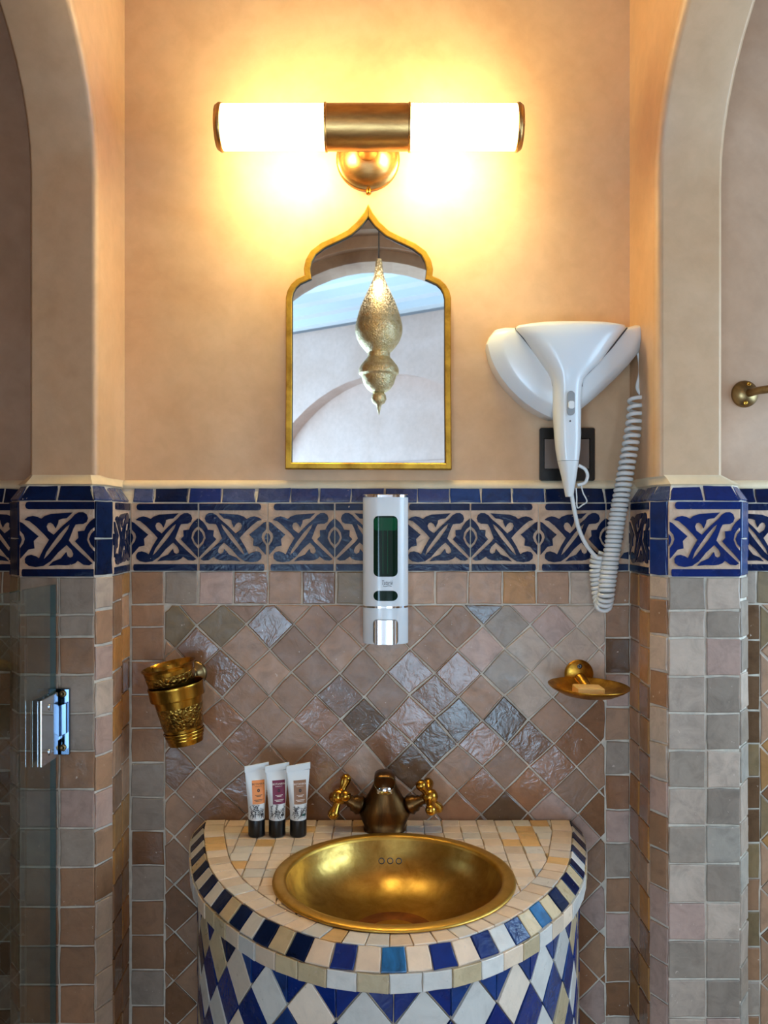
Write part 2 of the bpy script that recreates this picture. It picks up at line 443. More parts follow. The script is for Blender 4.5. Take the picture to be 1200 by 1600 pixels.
def back_panel(name, x0, x1, mat, label):
    """plaster above, the fillet, and the mortar bed the tiles are set in"""
    L3 = lambda y, z: [Vector((x0, y, z)), Vector((x1, y, z))]
    rows = [L3(PLY, ZF-0.002), L3(PLY, ROOM), L3(PLY+0.15, ROOM)]
    o = mesh(name, *strip_prism(rows), mat); fix_dir(o, (0, -1, 0))
    tag(o, label, 'wall', kind='structure')
    j = mesh('lime_joint', *strip_prism([L3(0.014, ZT-0.001), L3(0.011, ZT+0.001), L3(0.0145, ZF-0.003), L3(PLY+0.001, ZF+0.001)]), lime, o, True); fix_dir(j, (0, -1, 0))
    g = mesh('grout_bed', *strip_prism([L3(0.0028, 0), L3(0.0028, ZB1), L3(0.0148, ZT), L3(0.05, ZT)]), grout, o); fix_dir(g, (0, -1, 0))
    return o
def fix_dir(o, d):
    me = o.data; s = sum(p.normal.dot(Vector(d))*p.area for p in me.polygons)
    if s < 0: me.flip_normals()
wall_back = back_panel('wall_back', -0.45, 0.43, plaster, 'warm ochre plaster wall above brown diamond zellige tiling behind the basin')
wall_sh = back_panel('wall_shower', -1.40, -0.505, plaster_d, 'dark brown plaster and tile wall seen inside the shower opening at far left')
wall_al = back_panel('wall_alcove', 0.482, 1.40, plaster_d, 'grey-pink plaster wall of the side alcove carrying the bronze rail')

# side walls with arched openings
def side_wall(name, sgn, T, Q, mat, label, zs, a, b_):
    """T: tile face plan polyline, Q: plaster plan polyline (6 points each)."""
    bed = offset_line(T, 0.003*sgn*-1) if False else [Vector(p) for p in T]
    inn = -1 if sgn < 0 else 1
    off = lambda d: offset_line(T, d)
    # find which offset sign goes into the wall
    cen = sum((Vector(p) for p in T), Vector((0, 0)))/len(T)
    s = 1 if (off(0.01)[2]-cen).length < (Vector(T[2])-cen).length else -1
    up = lambda pl, z: [Vector((p.x, p.y, z)) for p in pl]
    B = off(s*0.003); BT = off(s*0.015)
    Q3 = [Vector(q) for q in Q]
    vf_lime = strip_prism([up(off(s*0.0145), ZT-0.001), up(off(s*0.011), ZT+0.001), up([(x*0.45+y*0.55) for x, y in zip(BT, Q3)], ZF-0.003), up(Q3, ZF+0.002)])
    mb = MB()
    # jamb + arch intrados
    yj = Q3[2].y; yc = yj - a; N = 24
    path = [(yj, ZF, 0, 1)] + [(yc + a*math.cos(t), zs + b_*math.sin(t), t, 0) for t in [pi*k/N for k in range(N+1)]] + [(yj-2*a, 0.0, pi, 1)]
    rows = []; inner = []; outer = []
    ci = abs(Q3[1].x-Q3[2].x); co = abs(Q3[3].x-Q3[4].x); di = Q3[1].y-Q3[2].y; do = Q3[4].y-Q3[3].y
    for (y, z, t, vert) in path:
        nv = Vector((math.cos(t)*b_, math.sin(t)*a)).normalized()      # away from the opening, in (y,z)
        if vert: nv = Vector((1, 0)) if t == 0 else Vector((-1, 0))
        pi_ = Vector((Q3[1].x, y+nv.x*di, z+nv.y*di)); po_ = Vector((Q3[4].x, y+nv.x*do, z+nv.y*do))
        rows.append([pi_, Vector((Q3[2].x, y, z)), Vector((Q3[3].x, y, z)), po_]); inner.append(pi_); outer.append(po_)
    mb.add(strip_prism(rows))
    ye = yj-2*a-0.13
    for side, xx in ((inner, Q3[1].x), (outer, Q3[4].x)):
        poly = [Vector((xx, PLY, ZF)), Vector((xx, PLY, ROOM)), Vector((xx, ye, ROOM)), Vector((xx, ye, 0))] + side[::-1]
        mb.add((poly, [tuple(range(len(poly)))]))
    mb.add(([Vector((Q3[1].x, ye, 0)), Vector((Q3[4].x, ye, 0)), Vector((Q3[4].x, ye, ROOM)), Vector((Q3[1].x, ye, ROOM))], [(0, 1, 2, 3)]))
    o = mb.build(name, mat, smooth=True)
    bm = bmesh.new(); bm.from_mesh(o.data); bmesh.ops.remove_doubles(bm, verts=bm.verts, dist=1e-5); bmesh.ops.recalc_face_normals(bm, faces=bm.faces)
    for e in bm.edges:
        e.smooth = not (len(e.link_faces) != 2 or e.calc_face_angle(0) > 1.3)
    bm.to_mesh(o.data); bm.free()
    wn_ = o.modifiers.new('soft_corner', 'WEIGHTED_NORMAL'); wn_.weight = 100; wn_.keep_sharp = True
    tag(o, label, 'wall', kind='structure')
    g = mesh('grout_bed', *strip_prism([up(B, 0), up(B, ZB1), up(BT, ZT)]), grout, o); fix(g)
    j = MB().add(vf_lime).build('lime_joint', lime, o, True, 0.5)
    return o, B, BT
TL = [(-0.397, 0), (-0.391, -0.1), (-0.407, -0.136), (-0.515, -0.136), (-0.543, -0.1), (-0.543, 0)]
QL = [(-0.411, PLY), (-0.411, -0.101), (-0.420, -0.115), (-0.503, -0.115), (-0.509, -0.108), (-0.509, PLY)]
TR = [(0.383, 0), (0.383, -0.1), (0.400, -0.136), (0.503, -0.136), (0.5285, -0.1), (0.5285, 0)]
QR = [(0.3895, PLY), (0.3895, -0.101), (0.400, -0.115), (0.479, -0.115), (0.4855, -0.108), (0.4855, PLY)]
wall_left, BL, BTL = side_wall('wall_left', -1, TL, QL, plaster, 'left plaster jamb and arch with tiled foot beside the glass door', CZ+0.50, 0.38, 0.268)
wall_right, BR, BTR = side_wall('wall_right', 1, TR, QR, plaster, 'right plaster jamb and arch with pale tiled foot beside the hair dryer', CZ+0.485, 0.38, 0.268)

# floor, ceiling, outer walls of the bathroom and the bedroom
def slab(name, vf, mat, label, cat='wall', parent=None):
    o = mesh(name, *vf, mat, parent); fix(o); tag(o, label, cat, kind='structure'); return o
slab('floor', g_box(-2.6, 2.6, -6.5, 0.2, -0.06, 0.0), floor_m, 'smooth earthy plaster floor under the washbasin counter', 'floor')
slab('ceiling', g_box(-1.45, 1.45, -2.3, 0.2, ROOM, ROOM+0.05), plaster, 'plaster ceiling over the washbasin', 'ceiling')
slab('wall_side_shower', g_box(-1.45, -1.40, -2.0, 0.2, 0, ROOM), plaster_d, 'plaster wall at the far side of the shower')
mb = MB()
for b_ in ((1.40, 1.45, -2.0, -0.84, 0, ROOM), (1.40, 1.45, -0.2, 0.2, 0, ROOM), (1.40, 1.45, -0.84, -0.2, 0, 0.72), (1.40, 1.45, -0.84, -0.2, 2.18, ROOM)): mb.add(g_box(*b_))
o = mb.build('wall_side_alcove', plaster_d, smooth=False); tag(o, 'plaster wall with the daylight window at the alcove side', 'wall', kind='structure')

# rear wall with the arched doorway (seen in the mirror)
def arch_poly(cx, r, zs, zfloor, n=28):
    return [(cx+r, zfloor)] + [(cx+r*math.cos(pi*k/n), zs+r*math.sin(pi*k/n)) for k in range(n+1)] + [(cx-r, zfloor)]
def arch_wall(name, y0, y1, x0, x1, r, zs, top, mat, label, cx=0.0):
    fr = Frame((0, y0, 0), (-1, 0, 0), (0, 0, 1))   # normal +y
    outer = [(-x0, 0.0)] + [(-x for x in ())] if False else None
    ap = arch_poly(-cx, r, zs, 0.0)
    ring = [(-x0, 0), (-x0, top), (-x1, top), (-x1, 0)] + ap[::-1]
    v, f = g_plate(ring, fr, y1-y0, 0.0)
    return slab(name, (v, f), mat, label)
arch_wall('wall_rear', -2.02, -2.10, -1.45, 1.45, 0.66, 1.80, ROOM, rear_brown, 'rear bathroom wall with a round arched doorway, seen in the mirror', -0.03)
arch_wall('wall_rear_inner', -2.10, -2.14, -1.45, 1.45, 0.615, 1.80, ROOM, plaster_d, 'thin inner rib of the arched doorway, seen in the mirror', -0.03)
arch_wall('wall_rear_outer', -2.14, -2.30, -1.45, 1.45, 0.57, 1.80, ROOM, rear_brown, 'outer face of the arched doorway towards the bedroom', -0.03)
# bedroom
wdir = Vector((0.967, 0.70, 0)).normalized(); wp = Vector((-0.62, -4.6, 0)); wn = Vector((-wdir.y, wdir.x, 0))
fr_w = Frame(wp, -wdir, (0, 0, 1))
BZ = 2.60
ap = arch_poly(-0.72, 1.12, 1.14, 0.0)
v, f = g_plate([(3.2, 0), (3.2, BZ), (-3.6, BZ), (-3.6, 0)] + ap, fr_w, -0.12, 0.0)
wb = slab('wall_bedroom', (v, f), plaster_room, 'pinkish bedroom wall with a wide blind arch, seen in the mirror')
v, f = g_plate([(3.2, 0), (3.2, BZ), (-3.6, BZ), (-3.6, 0)], fr_w, -0.25, -0.12); m_ = mesh('arch_recess', v, f, plaster_room, wb)
for zz in (1.55, 1.70):
    p = MB().add(g_box(-0.9, 0.9, -0.012, 0.012, -0.008, 0.008)).build('picture_rail', plaster_room, wb, False)
    p.matrix_world = Matrix.Translation(fr_w.p(-0.72, zz, -0.115)) @ Matrix(((-wdir.x, wn.x, 0, 0), (-wdir.y, wn.y, 0, 0), (0, 0, 1, 0), (0, 0, 0, 1)))
cb = slab('ceiling_bedroom', g_box(-2.6, 2.6, -6.5, -2.3, BZ+0.09, BZ+0.14), ceil_white, 'pale limewashed bedroom ceiling with beams, seen in the mirror', 'ceiling')
for k in range(11):
    c0 = wp + wn*(0.10+0.23*k); c0.z = BZ+0.045
    M_ = Matrix.Translation(c0) @ Matrix(((wdir.x, wn.x, 0, 0), (wdir.y, wn.y, 0, 0), (0, 0, 1, 0), (0, 0, 0, 1)))
    be = MB().add(g_box(-3.0, 3.4, -0.04, 0.04, -0.045, 0.045), M_).build('ceiling_beam', ceil_white, cb, False)
slab('wall_bedroom_side', g_box(-2.6, -2.5, -6.5, -2.3, 0, BZ+0.14), plaster_room, 'bedroom wall holding the bright glazed door')
tag(bpy.data.objects['wall_bedroom'], kind='structure')

# ------------------------------------------------------------------ tiling
FB = Frame((0, 0, 0), (1, 0, 0), (0, 0, 1))     # back wall, normal -y
def rect(x0, x1, z0, z1): return [(x0, z0), (x1, z0), (x1, z1), (x0, z1)]
def pick(seq): return TM[R.choice(seq)]
MID = ['tan', 'tan', 'brown', 'taupe', 'taupe', 'terra', 'grey', 'pink', 'olive', 'brown', 'taupe']
WARM = ['brown', 'terra', 'brown', 'taupe', 'dark', 'taupe', 'tan', 'terra', 'taupe']
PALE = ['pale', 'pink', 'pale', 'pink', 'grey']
LEFTP = ['grey', 'taupe', 'pink', 'grey', 'taupe']
RIGHTP = ['grey', 'pale', 'pink', 'cool', 'pale', 'grey', 'pale']

# carved frieze motif traced on one tile (585 units square, left-leaning S)
def U(pts): return [((x-15)/585.0, 1-(y-195)/585.0) for x, y in pts]
def rnd_bar(x0, x1, y0, y1, rl): return [(x0, (y0+y1)/2), (x0+rl*0.3, y0+6), (x0+rl, y0), (x1, y0), (x1, y1), (x0+rl, y1), (x0+rl*0.3, y1-6)]
M_TOP = U(rnd_bar(66, 596, 201, 258, 26)); M_BOT = U(rnd_bar(38, 592, 722, 779, 10))
M_C = U([(24, 356), (46, 366), (100, 412), (168, 468), (130, 505), (136, 562), (88, 572), (55, 610), (26, 642), (26, 560), (52, 525), (64, 490), (56, 458), (26, 424)])
M_C2 = U([(17, 452), (32, 470), (38, 495), (30, 522), (17, 545)])
M_D = U([(598, 328), (562, 358), (536, 394), (522, 425), (472, 430), (476, 480), (450, 507), (486, 546), (530, 590), (598, 664), (598, 586), (562, 545), (541, 497), (550, 450), (570, 420), (598, 398)])
M_D2 = U([(598, 424), (574, 450), (558, 490), (572, 528), (598, 556)])
M_E = U([(60, 340), (85, 320), (125, 310), (160, 318), (190, 332), (215, 312), (265, 295), (340, 290), (430, 284), (385, 328), (352, 332), (322, 342), (318, 366), (300, 406), (282, 376), (262, 362), (240, 368), (229, 392), (240, 424), (285, 457),
   (345, 396), (420, 332), (448, 300), (480, 282), (512, 281), (538, 297), (549, 328), (538, 358), (512, 373), (478, 374), (452, 378), (436, 408), (401, 500),
   (424, 530), (500, 602), (585, 678), (560, 692), (515, 688), (490, 670), (470, 657), (452, 676), (420, 688), (380, 692), (310, 690), (245, 698), (280, 664), (340, 640), (365, 610), (382, 590), (392, 622), (412, 634), (432, 625), (437, 604), (424, 574), (385, 535),
   (320, 592), (262, 660), (205, 698), (145, 706), (95, 697), (66, 674), (63, 642), (80, 618), (112, 611), (148, 622), (172, 638), (205, 570), (250, 496),
   (215, 456), (150, 392), (100, 352)])
M_EH = U([(410, 374), (396, 412), (345, 488), (290, 556), (240, 616), (206, 648), (228, 590), (270, 530), (325, 456), (380, 396)])
def frieze(fr, a, b, z0, z1, mirror, parent, glaze, parts='TBCDE'):
    """one carved tile between u = a..b and v = z0..z1 of a frame"""
    t = tile('frieze_tile', rect(a, b, z0, z1), fr, bisque, parent, gap=0.002, h=-0.0012, depth=0.005, tilt=0.0002)
    wd, ht = b-a, z1-z0
    def P(pl):
        q = [((1-x) if mirror else x, y) for x, y in pl]
        return [(a+0.0006+x*(wd-0.0012), z0+y*ht) for x, y in q]
    mb = MB(); sets = []
    if 'T' in parts: sets.append((M_TOP, ()))
    if 'B' in parts: sets.append((M_BOT, ()))
    if 'C' in parts: sets += [(M_C, ()), (M_C2, ())]
    if 'D' in parts: sets += [(M_D, ()), (M_D2, ())]
    if 'E' in parts: sets.append((M_E, (M_EH,)))
    for pl, holes in sets:
        mb.add(g_plate(P(pl), fr, -0.002, 0.0006, [P(h) for h in holes]))
    o = mb.build('glaze_motif', glaze, None, smooth=False)
    c = Vector(t.location)
    for v_ in o.data.vertices: v_.co -= c
    o.parent = t
    o['label'] = 'raised dark blue glazed ornament on the carved tile' if glaze is navy else 'raised cobalt blue glazed ornament on the carved tile'
    return t

# --- back wall
seams = [203.5, 310, 418, 523, 629, 735, 842, 947]
for i in range(7):
    frieze(FB, X(seams[i]), X(seams[i+1]), ZB0, ZB1, i % 2 == 1, wall_back, navy)
# cut tile at the right end
t = tile('frieze_tile', rect(X(947), 0.3835, ZB0, ZB1), FB, bisque, wall_back, gap=0.002, h=-0.0012, depth=0.005)
mb = MB(); a_, b_ = X(947), X(947)+0.105
Pm = lambda pl: [(a_+(1-x)*(b_-a_), ZB0+y*(ZB1-ZB0)) for x, y in pl]
for pl in (M_D, M_D2): mb.add(g_plate(Pm(pl), FB, -0.002, 0.0006))
for z0, z1 in ((0.9, 0.99), (0.005, 0.1)): mb.add(g_plate(rect(a_+0.001, 0.3815, ZB0+z0*0.106, ZB0+z1*0.106), FB, -0.002, 0.0006))
mb.add(g_plate([(a_+0.022, ZB0+0.02), (a_+0.035, ZB0+0.018), (a_+0.035, ZB0+0.03), (a_+0.028, ZB0+0.028)], FB, -0.002, 0.0006))
o = mb.build('glaze_motif', navy, None, False)
for v_ in o.data.vertices: v_.co -= Vector(t.location)
o.parent = t
# bevelled row above the frieze
BVN = Vector((0, -(ZT-ZB1), 0.012)).normalized()
FBV = Frame((0, 0, ZB1+0.001), (1, 0, 0), Vector((0, 0.012, ZT-ZB1)))
BVH = math.hypot(0.012, ZT-ZB1)
xs = [206, 240, 294, 346, 400, 453, 498, 548, 601, 652, 703, 752, 800, 852, 895, 946, 984]
bc = [navy, midblue, cobalt, midblue, violet, violet, violet, violet, violet, violet, violet, midblue, midblue, cobalt, navy, navy]
bc = [violet, navy, cobalt, violet, violet, violet, violet, violet, violet, violet, midblue, midblue, midblue, navy, navy, navy]
for i in range(len(xs)-1):
    sl = R.uniform(-0.002, 0.002)
    tile('bevel_tile', [(X(xs[i]), 0), (X(xs[i+1]), 0), (X(xs[i+1])+sl, BVH), (X(xs[i])+sl*0.5, BVH)], FBV, bc[i], wall_back, gap=0.003, jit=0.0007)
# border row below the frieze
xs = [204, 256, 310, 365, 419, 472, 525, 577, 628, 680, 731.5, 785, 838, 890.5, 942, 985]
cs = ['taupe', 'grey', 'pink', 'brown', 'tan', 'brown', 'olive', 'taupe', 'tan', 'tan', 'tan', 'ochre', 'tan', 'pale', 'taupe']
for i in range(len(xs)-1):
    tile('border_tile', rect(X(xs[i]), X(xs[i+1]), Z(945), ZB0), FB, TM[cs[i]], wall_back)
# side border columns
ys = [945, 980, 1033, 1085.5, 1138, 1192, 1246, 1299, 1352.5, 1408, 1462, 1516.5, 1571.5, 1624]
cs = ['taupe', 'taupe', 'terra', 'taupe', 'taupe', 'grey', 'grey', 'brown', 'grey', 'taupe', 'taupe', 'grey', 'taupe']
for i in range(len(ys)-1):
    tile('border_tile', rect(X(204), X(257), Z(ys[i+1]), Z(ys[i])), FB, TM[cs[i]], wall_back)
ys = [945, 996.5, 1053, 1105, 1158, 1211, 1265.5, 1317.5, 1372, 1426.5, 1481, 1535, 1589, 1640]
cs = ['taupe', 'dark', 'pink', 'tan', 'grey', 'terra', 'pink', 'grey', 'taupe', 'pink', 'taupe', 'brown', 'pale']
for i in range(len(ys)-1):
    tile('border_tile', rect(X(946), X(985), Z(ys[i+1]), Z(ys[i])), FB, TM[cs[i]], wall_back)
# diamond field
VJ = {}
def vj(i, j):
    if (i, j) not in VJ: VJ[(i, j)] = (R.uniform(-2.2, 2.2), R.uniform(-2.2, 2.2))
    a = VJ[(i, j)]; return (457+37*i+a[0], 977+37*j+a[1])
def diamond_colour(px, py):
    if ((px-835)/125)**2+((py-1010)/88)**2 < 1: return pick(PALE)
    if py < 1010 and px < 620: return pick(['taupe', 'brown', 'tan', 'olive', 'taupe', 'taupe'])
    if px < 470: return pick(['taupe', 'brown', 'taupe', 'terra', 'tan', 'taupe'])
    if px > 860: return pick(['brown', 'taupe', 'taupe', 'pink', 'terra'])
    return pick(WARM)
field = (X(257), X(946), Z(1640), Z(945))
for i in range(-8, 18):
    for j in range(-2, 20):
        if (i+j) % 2 == 0: continue
        quad = [vj(i, j-1), vj(i+1, j), vj(i, j+1), vj(i-1, j)]
        pl = [(X(px), Z(py)) for px, py in quad]
        for nx, ny, c_ in ((-1, 0, -field[0]), (1, 0, field[1]), (0, -1, -field[2]), (0, 1, field[3])):
            pl = clip(pl, nx, ny, c_)
            if len(pl) < 3: break
        if len(pl) < 3 or abs(area2(pl)) < 8e-5: continue
        px = 457+37*i; py = 977+37*j
        if py > 1320 and 335 < px < 880: continue          # behind the counter
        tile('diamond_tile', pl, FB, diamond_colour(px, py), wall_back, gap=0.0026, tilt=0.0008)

# --- jambs
def jamb(wall, T, B, BT, pal, glaze, mir, outerpal, cols, zr):
    T = [Vector(p) for p in T]; n = len(T); flip = T[2].x > T[0].x and T[0].x > 0     # right jamb
    s = 1
    cen = sum(T, Vector((0, 0)))/n
    def frame(i):
        a, b = T[i], T[i+1]
        u = Vector((b.x-a.x, b.y-a.y, 0)); L = u.length; u.normalize()
        fr = Frame((a.x, a.y, 0), u, (0, 0, 1)); mid = (a+b)/2
        if fr.n.x*(mid.x-cen.x)+fr.n.y*(mid.y-cen.y) < 0:
            fr = Frame((b.x, b.y, 0), -u, (0, 0, 1))
        return fr, L
    for i in range(5):
        fr, L = frame(i)
        if i in (0, 4): frieze(fr, 0, L, ZB0, ZB1, mir, wall, glaze if i == 4 or glaze is navy else navy)
        elif i == 2: frieze(fr, 0, L, ZB0-0.0005, ZB1, False, wall, glaze)
        else:
            zm = (ZB0+ZB1)/2
            for z0, z1 in ((ZB0, zm), (zm, ZB1)): tile('corner_tile', rect(0.002, L-0.002, z0, z1), fr, glaze if i == 1 else (navy if glaze is navy else midblue), wall, gap=0.002)
        # bevel tiles on top
        a, b = T[i], T[i+1]; a2, b2 = BT[i], BT[i+1]
        k = 2 if L > 0.08 else 1
        for q in range(k):
            t0, t1 = q/k, (q+1)/k
            pts = [(*(a+(b-a)*t0), ZB1+0.001), (*(a+(b-a)*t1), ZB1+0.001), (*(a2+(b2-a2)*t1), ZT), (*(a2+(b2-a2)*t0), ZT)]
            nh = (fr.n.x, fr.n.y, 0.4)
            bm_ = (glaze if i == 2 else violet)
            tile3('bevel_tile', pts, nh, bm_, wall, gap=0.003, jit=0.0004)
        # wall tiles
        if i == 2:
            for k_, zz in enumerate(zr[:-1]):
                for c0, c1 in cols:
                    cc = pal
                    tile('wall_tile', rect(c0*L, c1*L, zr[k_+1], zz), fr, pick(pal), wall)
        else:
            cuts = [(0, 1)] if L < 0.07 else [(0, 0.52), (0.52, 1)]
            for c0, c1 in cuts:
                zz = zr[0]; first = True
                while zz > 0.55:
                    h_ = R.uniform(0.049, 0.055) if not first else R.uniform(0.03, 0.055)
                    first = False
                    m_ = pick(outerpal[i])
                    tile('wall_tile', rect(c0*L+0.0006, c1*L-0.0006, zz-h_, zz), fr, m_, wall, gap=0.0036)
                    zz -= h_
zr = [ZB0-0.0005] + [Z(p, -0.136) for p in (961, 995.5, 1054.5, 1115, 1174, 1234, 1295, 1355.5, 1418, 1479, 1540, 1601, 1660)]
jamb(wall_left, TL, BL, BTL, LEFTP, navy, False, {0: ['ochre', 'tan', 'brown', 'amber', 'taupe'], 1: ['pale', 'pink', 'tan', 'pale', 'taupe'], 3: ['olive', 'grey', 'taupe'], 4: ['olive', 'brown']}, ((0.0, 0.53), (0.53, 1.0)), zr)
zr = [ZB0-0.0005] + [Z(p, -0.136) for p in (953.5, 997, 1057, 1115, 1173, 1231.5, 1290, 1350, 1411, 1470, 1531, 1591, 1650)]
jamb(wall_right, TR, BR, BTR, RIGHTP, cobalt, False, {0: ['ochre', 'amber', 'brown', 'tan', 'terra'], 1: ['pale', 'pink', 'tan', 'pink', 'taupe'], 3: ['cool', 'pale', 'grey'], 4: ['olive', 'grey']}, ((0.0, 0.52), (0.52, 1.0)), zr)

# --- recess walls, only the width the openings let one see
def recess(wall, x0, x1, sgn, glaze):
    n = 0; x = x0
    while (x-x1)*sgn < 0:
        a, b = (x, x+sgn*0.105); a, b = min(a, b), max(a, b)
        frieze(FB, a, b, ZB0, ZB1, n % 2 == 0, wall, glaze)
        for q in (0, 1): tile('bevel_tile', rect(a+q*0.0525, a+q*0.0525+0.0525, 0, BVH), FBV, navy, wall, gap=0.003)
        for q in (0, 1): tile('border_tile', rect(a+q*0.0525, a+q*0.0525+0.0525, ZB0-0.052, ZB0), FB, pick(['grey', 'olive', 'taupe']), wall)
        x += sgn*0.105; n += 1
    xe = x
    xc = x0+sgn*0.058; a, b = min(x0, xc), max(x0, xc); zz = ZB0-0.052; zt = zz
    while zz > 0.5:
        h_ = R.uniform(0.05, 0.056); tile('border_tile', rect(a, b, zz-h_, zz), FB, pick(['olive', 'grey', 'taupe', 'dark']), wall); zz -= h_
    fx0, fx1 = min(xc, xe), max(xc, xe)
    for i in range(-20, 24):
        for j in range(-1, 19):
            if (i+j) % 2 == 0: continue
            cx, cz = xc+0.037*i, zt-0.037*j
            pl = [(cx, cz-0.037), (cx+0.037, cz), (cx, cz+0.037), (cx-0.037, cz)]
            for nx, ny, c_ in ((-1, 0, -fx0), (1, 0, fx1), (0, 1, zt)):
                pl = clip(pl, nx, ny, c_)
                if len(pl) < 3: break
            if len(pl) < 3 or abs(area2(pl)) < 8e-5: continue
            tile('diamond_tile', pl, FB, pick(['ochre', 'olive', 'amber', 'tan', 'brown'] if sgn > 0 else ['olive', 'brown', 'dark', 'olive']), wall, gap=0.0026, tilt=0.0008)
recess(wall_sh, -0.5445, -0.74, -1, navy)
recess(wall_al, 0.530, 0.74, 1, navy)

# ------------------------------------------------------------------ washbasin counter
ZC = CZ - 0.465; CX = 0.006
half = [(0, 0.284), (-0.035, 0.281), (-0.063, 0.276), (-0.10, 0.267), (-0.169, 0.249), (-0.215, 0.231), (-0.261, 0.207), (-0.316, 0.168), (-0.354, 0.133), (-0.389, 0.086), (-0.403, 0.053), (-0.410, 0.0)]
hp = spline([Vector((CX-w_, y, 0)) for y, w_ in half[:-1]] + [Vector((CX, -0.4115, 0))] + [Vector((CX+w_, y, 0)) for y, w_ in half[::-1][1:]], 12)
hp = [Vector((p.x, p.y)) for p in hp]           # left back corner -> front -> right back corner
def cum(pl):
    s = [0]
    for i in range(1, len(pl)): s.append(s[-1]+(pl[i]-pl[i-1]).length)
    return s
SL = cum(hp); PER = SL[-1]
def on_edge(s):
    s = min(max(s, 0), PER)
    for i in range(1, len(SL)):
        if SL[i] >= s:
            t = (s-SL[i-1])/(SL[i]-SL[i-1]); p = hp[i-1].lerp(hp[i], t)
            a = hp[max(i-2, 0)]; b = hp[min(i+1, len(hp)-1)]; d = (b-a).normalized()
            return p, Vector((d.y, -d.x))
    return hp[-1], Vector((1, 0))
def E(s, off, z):
    p, n = on_edge(s)
    if n.y > 0: n = -n if False else n
    q = p + n*off
    return Vector((q.x, min(q.y, 0.0), z))
# check outward sign
p_, n_ = on_edge(PER/2); SG = 1 if n_.y < 0 else -1
_E = E
def E(s, off, z):
    p, n = on_edge(s); q = p + n*(off*SG)
    if s < 0.004 or s > PER-0.004: q.y = -0.002
    return Vector((q.x, min(q.y, -0.002), z))
SC = Vector((0.013, -0.226)); RS = 0.1575       # basin centre and rim radius
counter = empty('washbasin_counter', (CX, -0.2, 0))
tag(counter, 'half-round washbasin counter covered in cream mosaic with blue and white edge tiles', 'counter')
def cpart(o):
    o.parent = counter; o.matrix_parent_inverse = Matrix.Translation((-CX, 0.2, 0)); return o
NB = 120
ring = [E(PER*k/NB, -0.002, 0) for k in range(NB+1)]
outer_pl = [(p.x, p.y) for p in ring]
hole = [(SC.x+0.149*math.cos(2*pi*k/48), SC.y+0.149*math.sin(2*pi*k/48)) for k in range(48)]
fr_c = Frame((0, 0, ZC), (1, 0, 0), (0, 1, 0))
mb = MB().add(g_plate(outer_pl, fr_c, -0.004, -0.0025, [hole]))
rows = []
for off, z in ((-0.002, ZC-0.0025), (0.017, ZC-0.0215), (0.0175, ZC-0.0425), (0.005, ZC-0.0435), (0.005, 0.0)):
    rows.append([E(PER*k/NB, off, z) for k in range(NB+1)])
mb.add(strip_prism(rows))
body = cpart(mb.build('masonry_body', grout_c, None, True, 0.5))
# ring of radial tiles, grid of small squares inside
RW = 0.031; nr = 40
for k in range(nr):
    s0, s1 = PER*k/nr, PER*(k+1)/nr
    pl = [E(s0, -0.001, ZC), E(s1, -0.001, ZC), E(s1, -RW, ZC), E(s0, -RW, ZC)]
    c = sum(pl, Vector((0, 0, 0)))/4
    p2 = [(p.x, p.y) for p in pl]; d = Vector((c.x, c.y))-SC
    if d.length < 0.2:
        d.normalize(); p2 = clip(p2, -d.x, -d.y, -(d.dot(SC)+0.150))
    if len(p2) < 3: continue
    m_ = R.choice([cream, cream, cream2, cream, cream2, creamw, creamo] if 0.2 < k/nr < 0.8 else [cream, cream2, cream, creamo, cream])
    o = tile('mosaic_tile', p2, fr_c, m_, None, gap=0.0014, jit=0.0004, bev=0.0006, depth=0.004, tilt=0.0002)
    if o: cpart(o)
inner = [E(PER*k/60, -RW, 0) for k in range(61)]
inner = [(p.x, p.y) for p in inner]
cell = 0.0275
for a in range(-10, 11):
    for b in range(0, 13):
        x0 = CX+a*cell+R.uniform(-0.0008, 0.0008); y1 = -b*cell-0.003
        pl = rect(x0, x0+cell, y1-cell, y1)
        for i in range(len(inner)-1):
            p, q = inner[i], inner[i+1]; dx, dy = q[0]-p[0], q[1]-p[1]; L = math.hypot(dx, dy)
            if L < 1e-7: continue
            nx, ny = SG*dy/L, -SG*dx/L
            pl = clip(pl, nx, ny, nx*p[0]+ny*p[1])
            if len(pl) < 3: break
        if len(pl) < 3: continue
        c = Vector((sum(p[0] for p in pl)/len(pl), sum(p[1] for p in pl)/len(pl))); d = c-SC
        if d.length < 0.2:
            d.normalize(); pl = clip(pl, -d.x, -d.y, -(d.dot(SC)+0.150))
        if len(pl) < 3: continue
        m_ = R.choice([cream, cream, cream2, cream, cream2, creamw, creamo, cream, cream2, cream, creamw])
        o = tile('mosaic_tile', pl, fr_c, m_, None, gap=0.0014, jit=0.0004, bev=0.0006, depth=0.004, tilt=0.0002)
        if o: cpart(o)
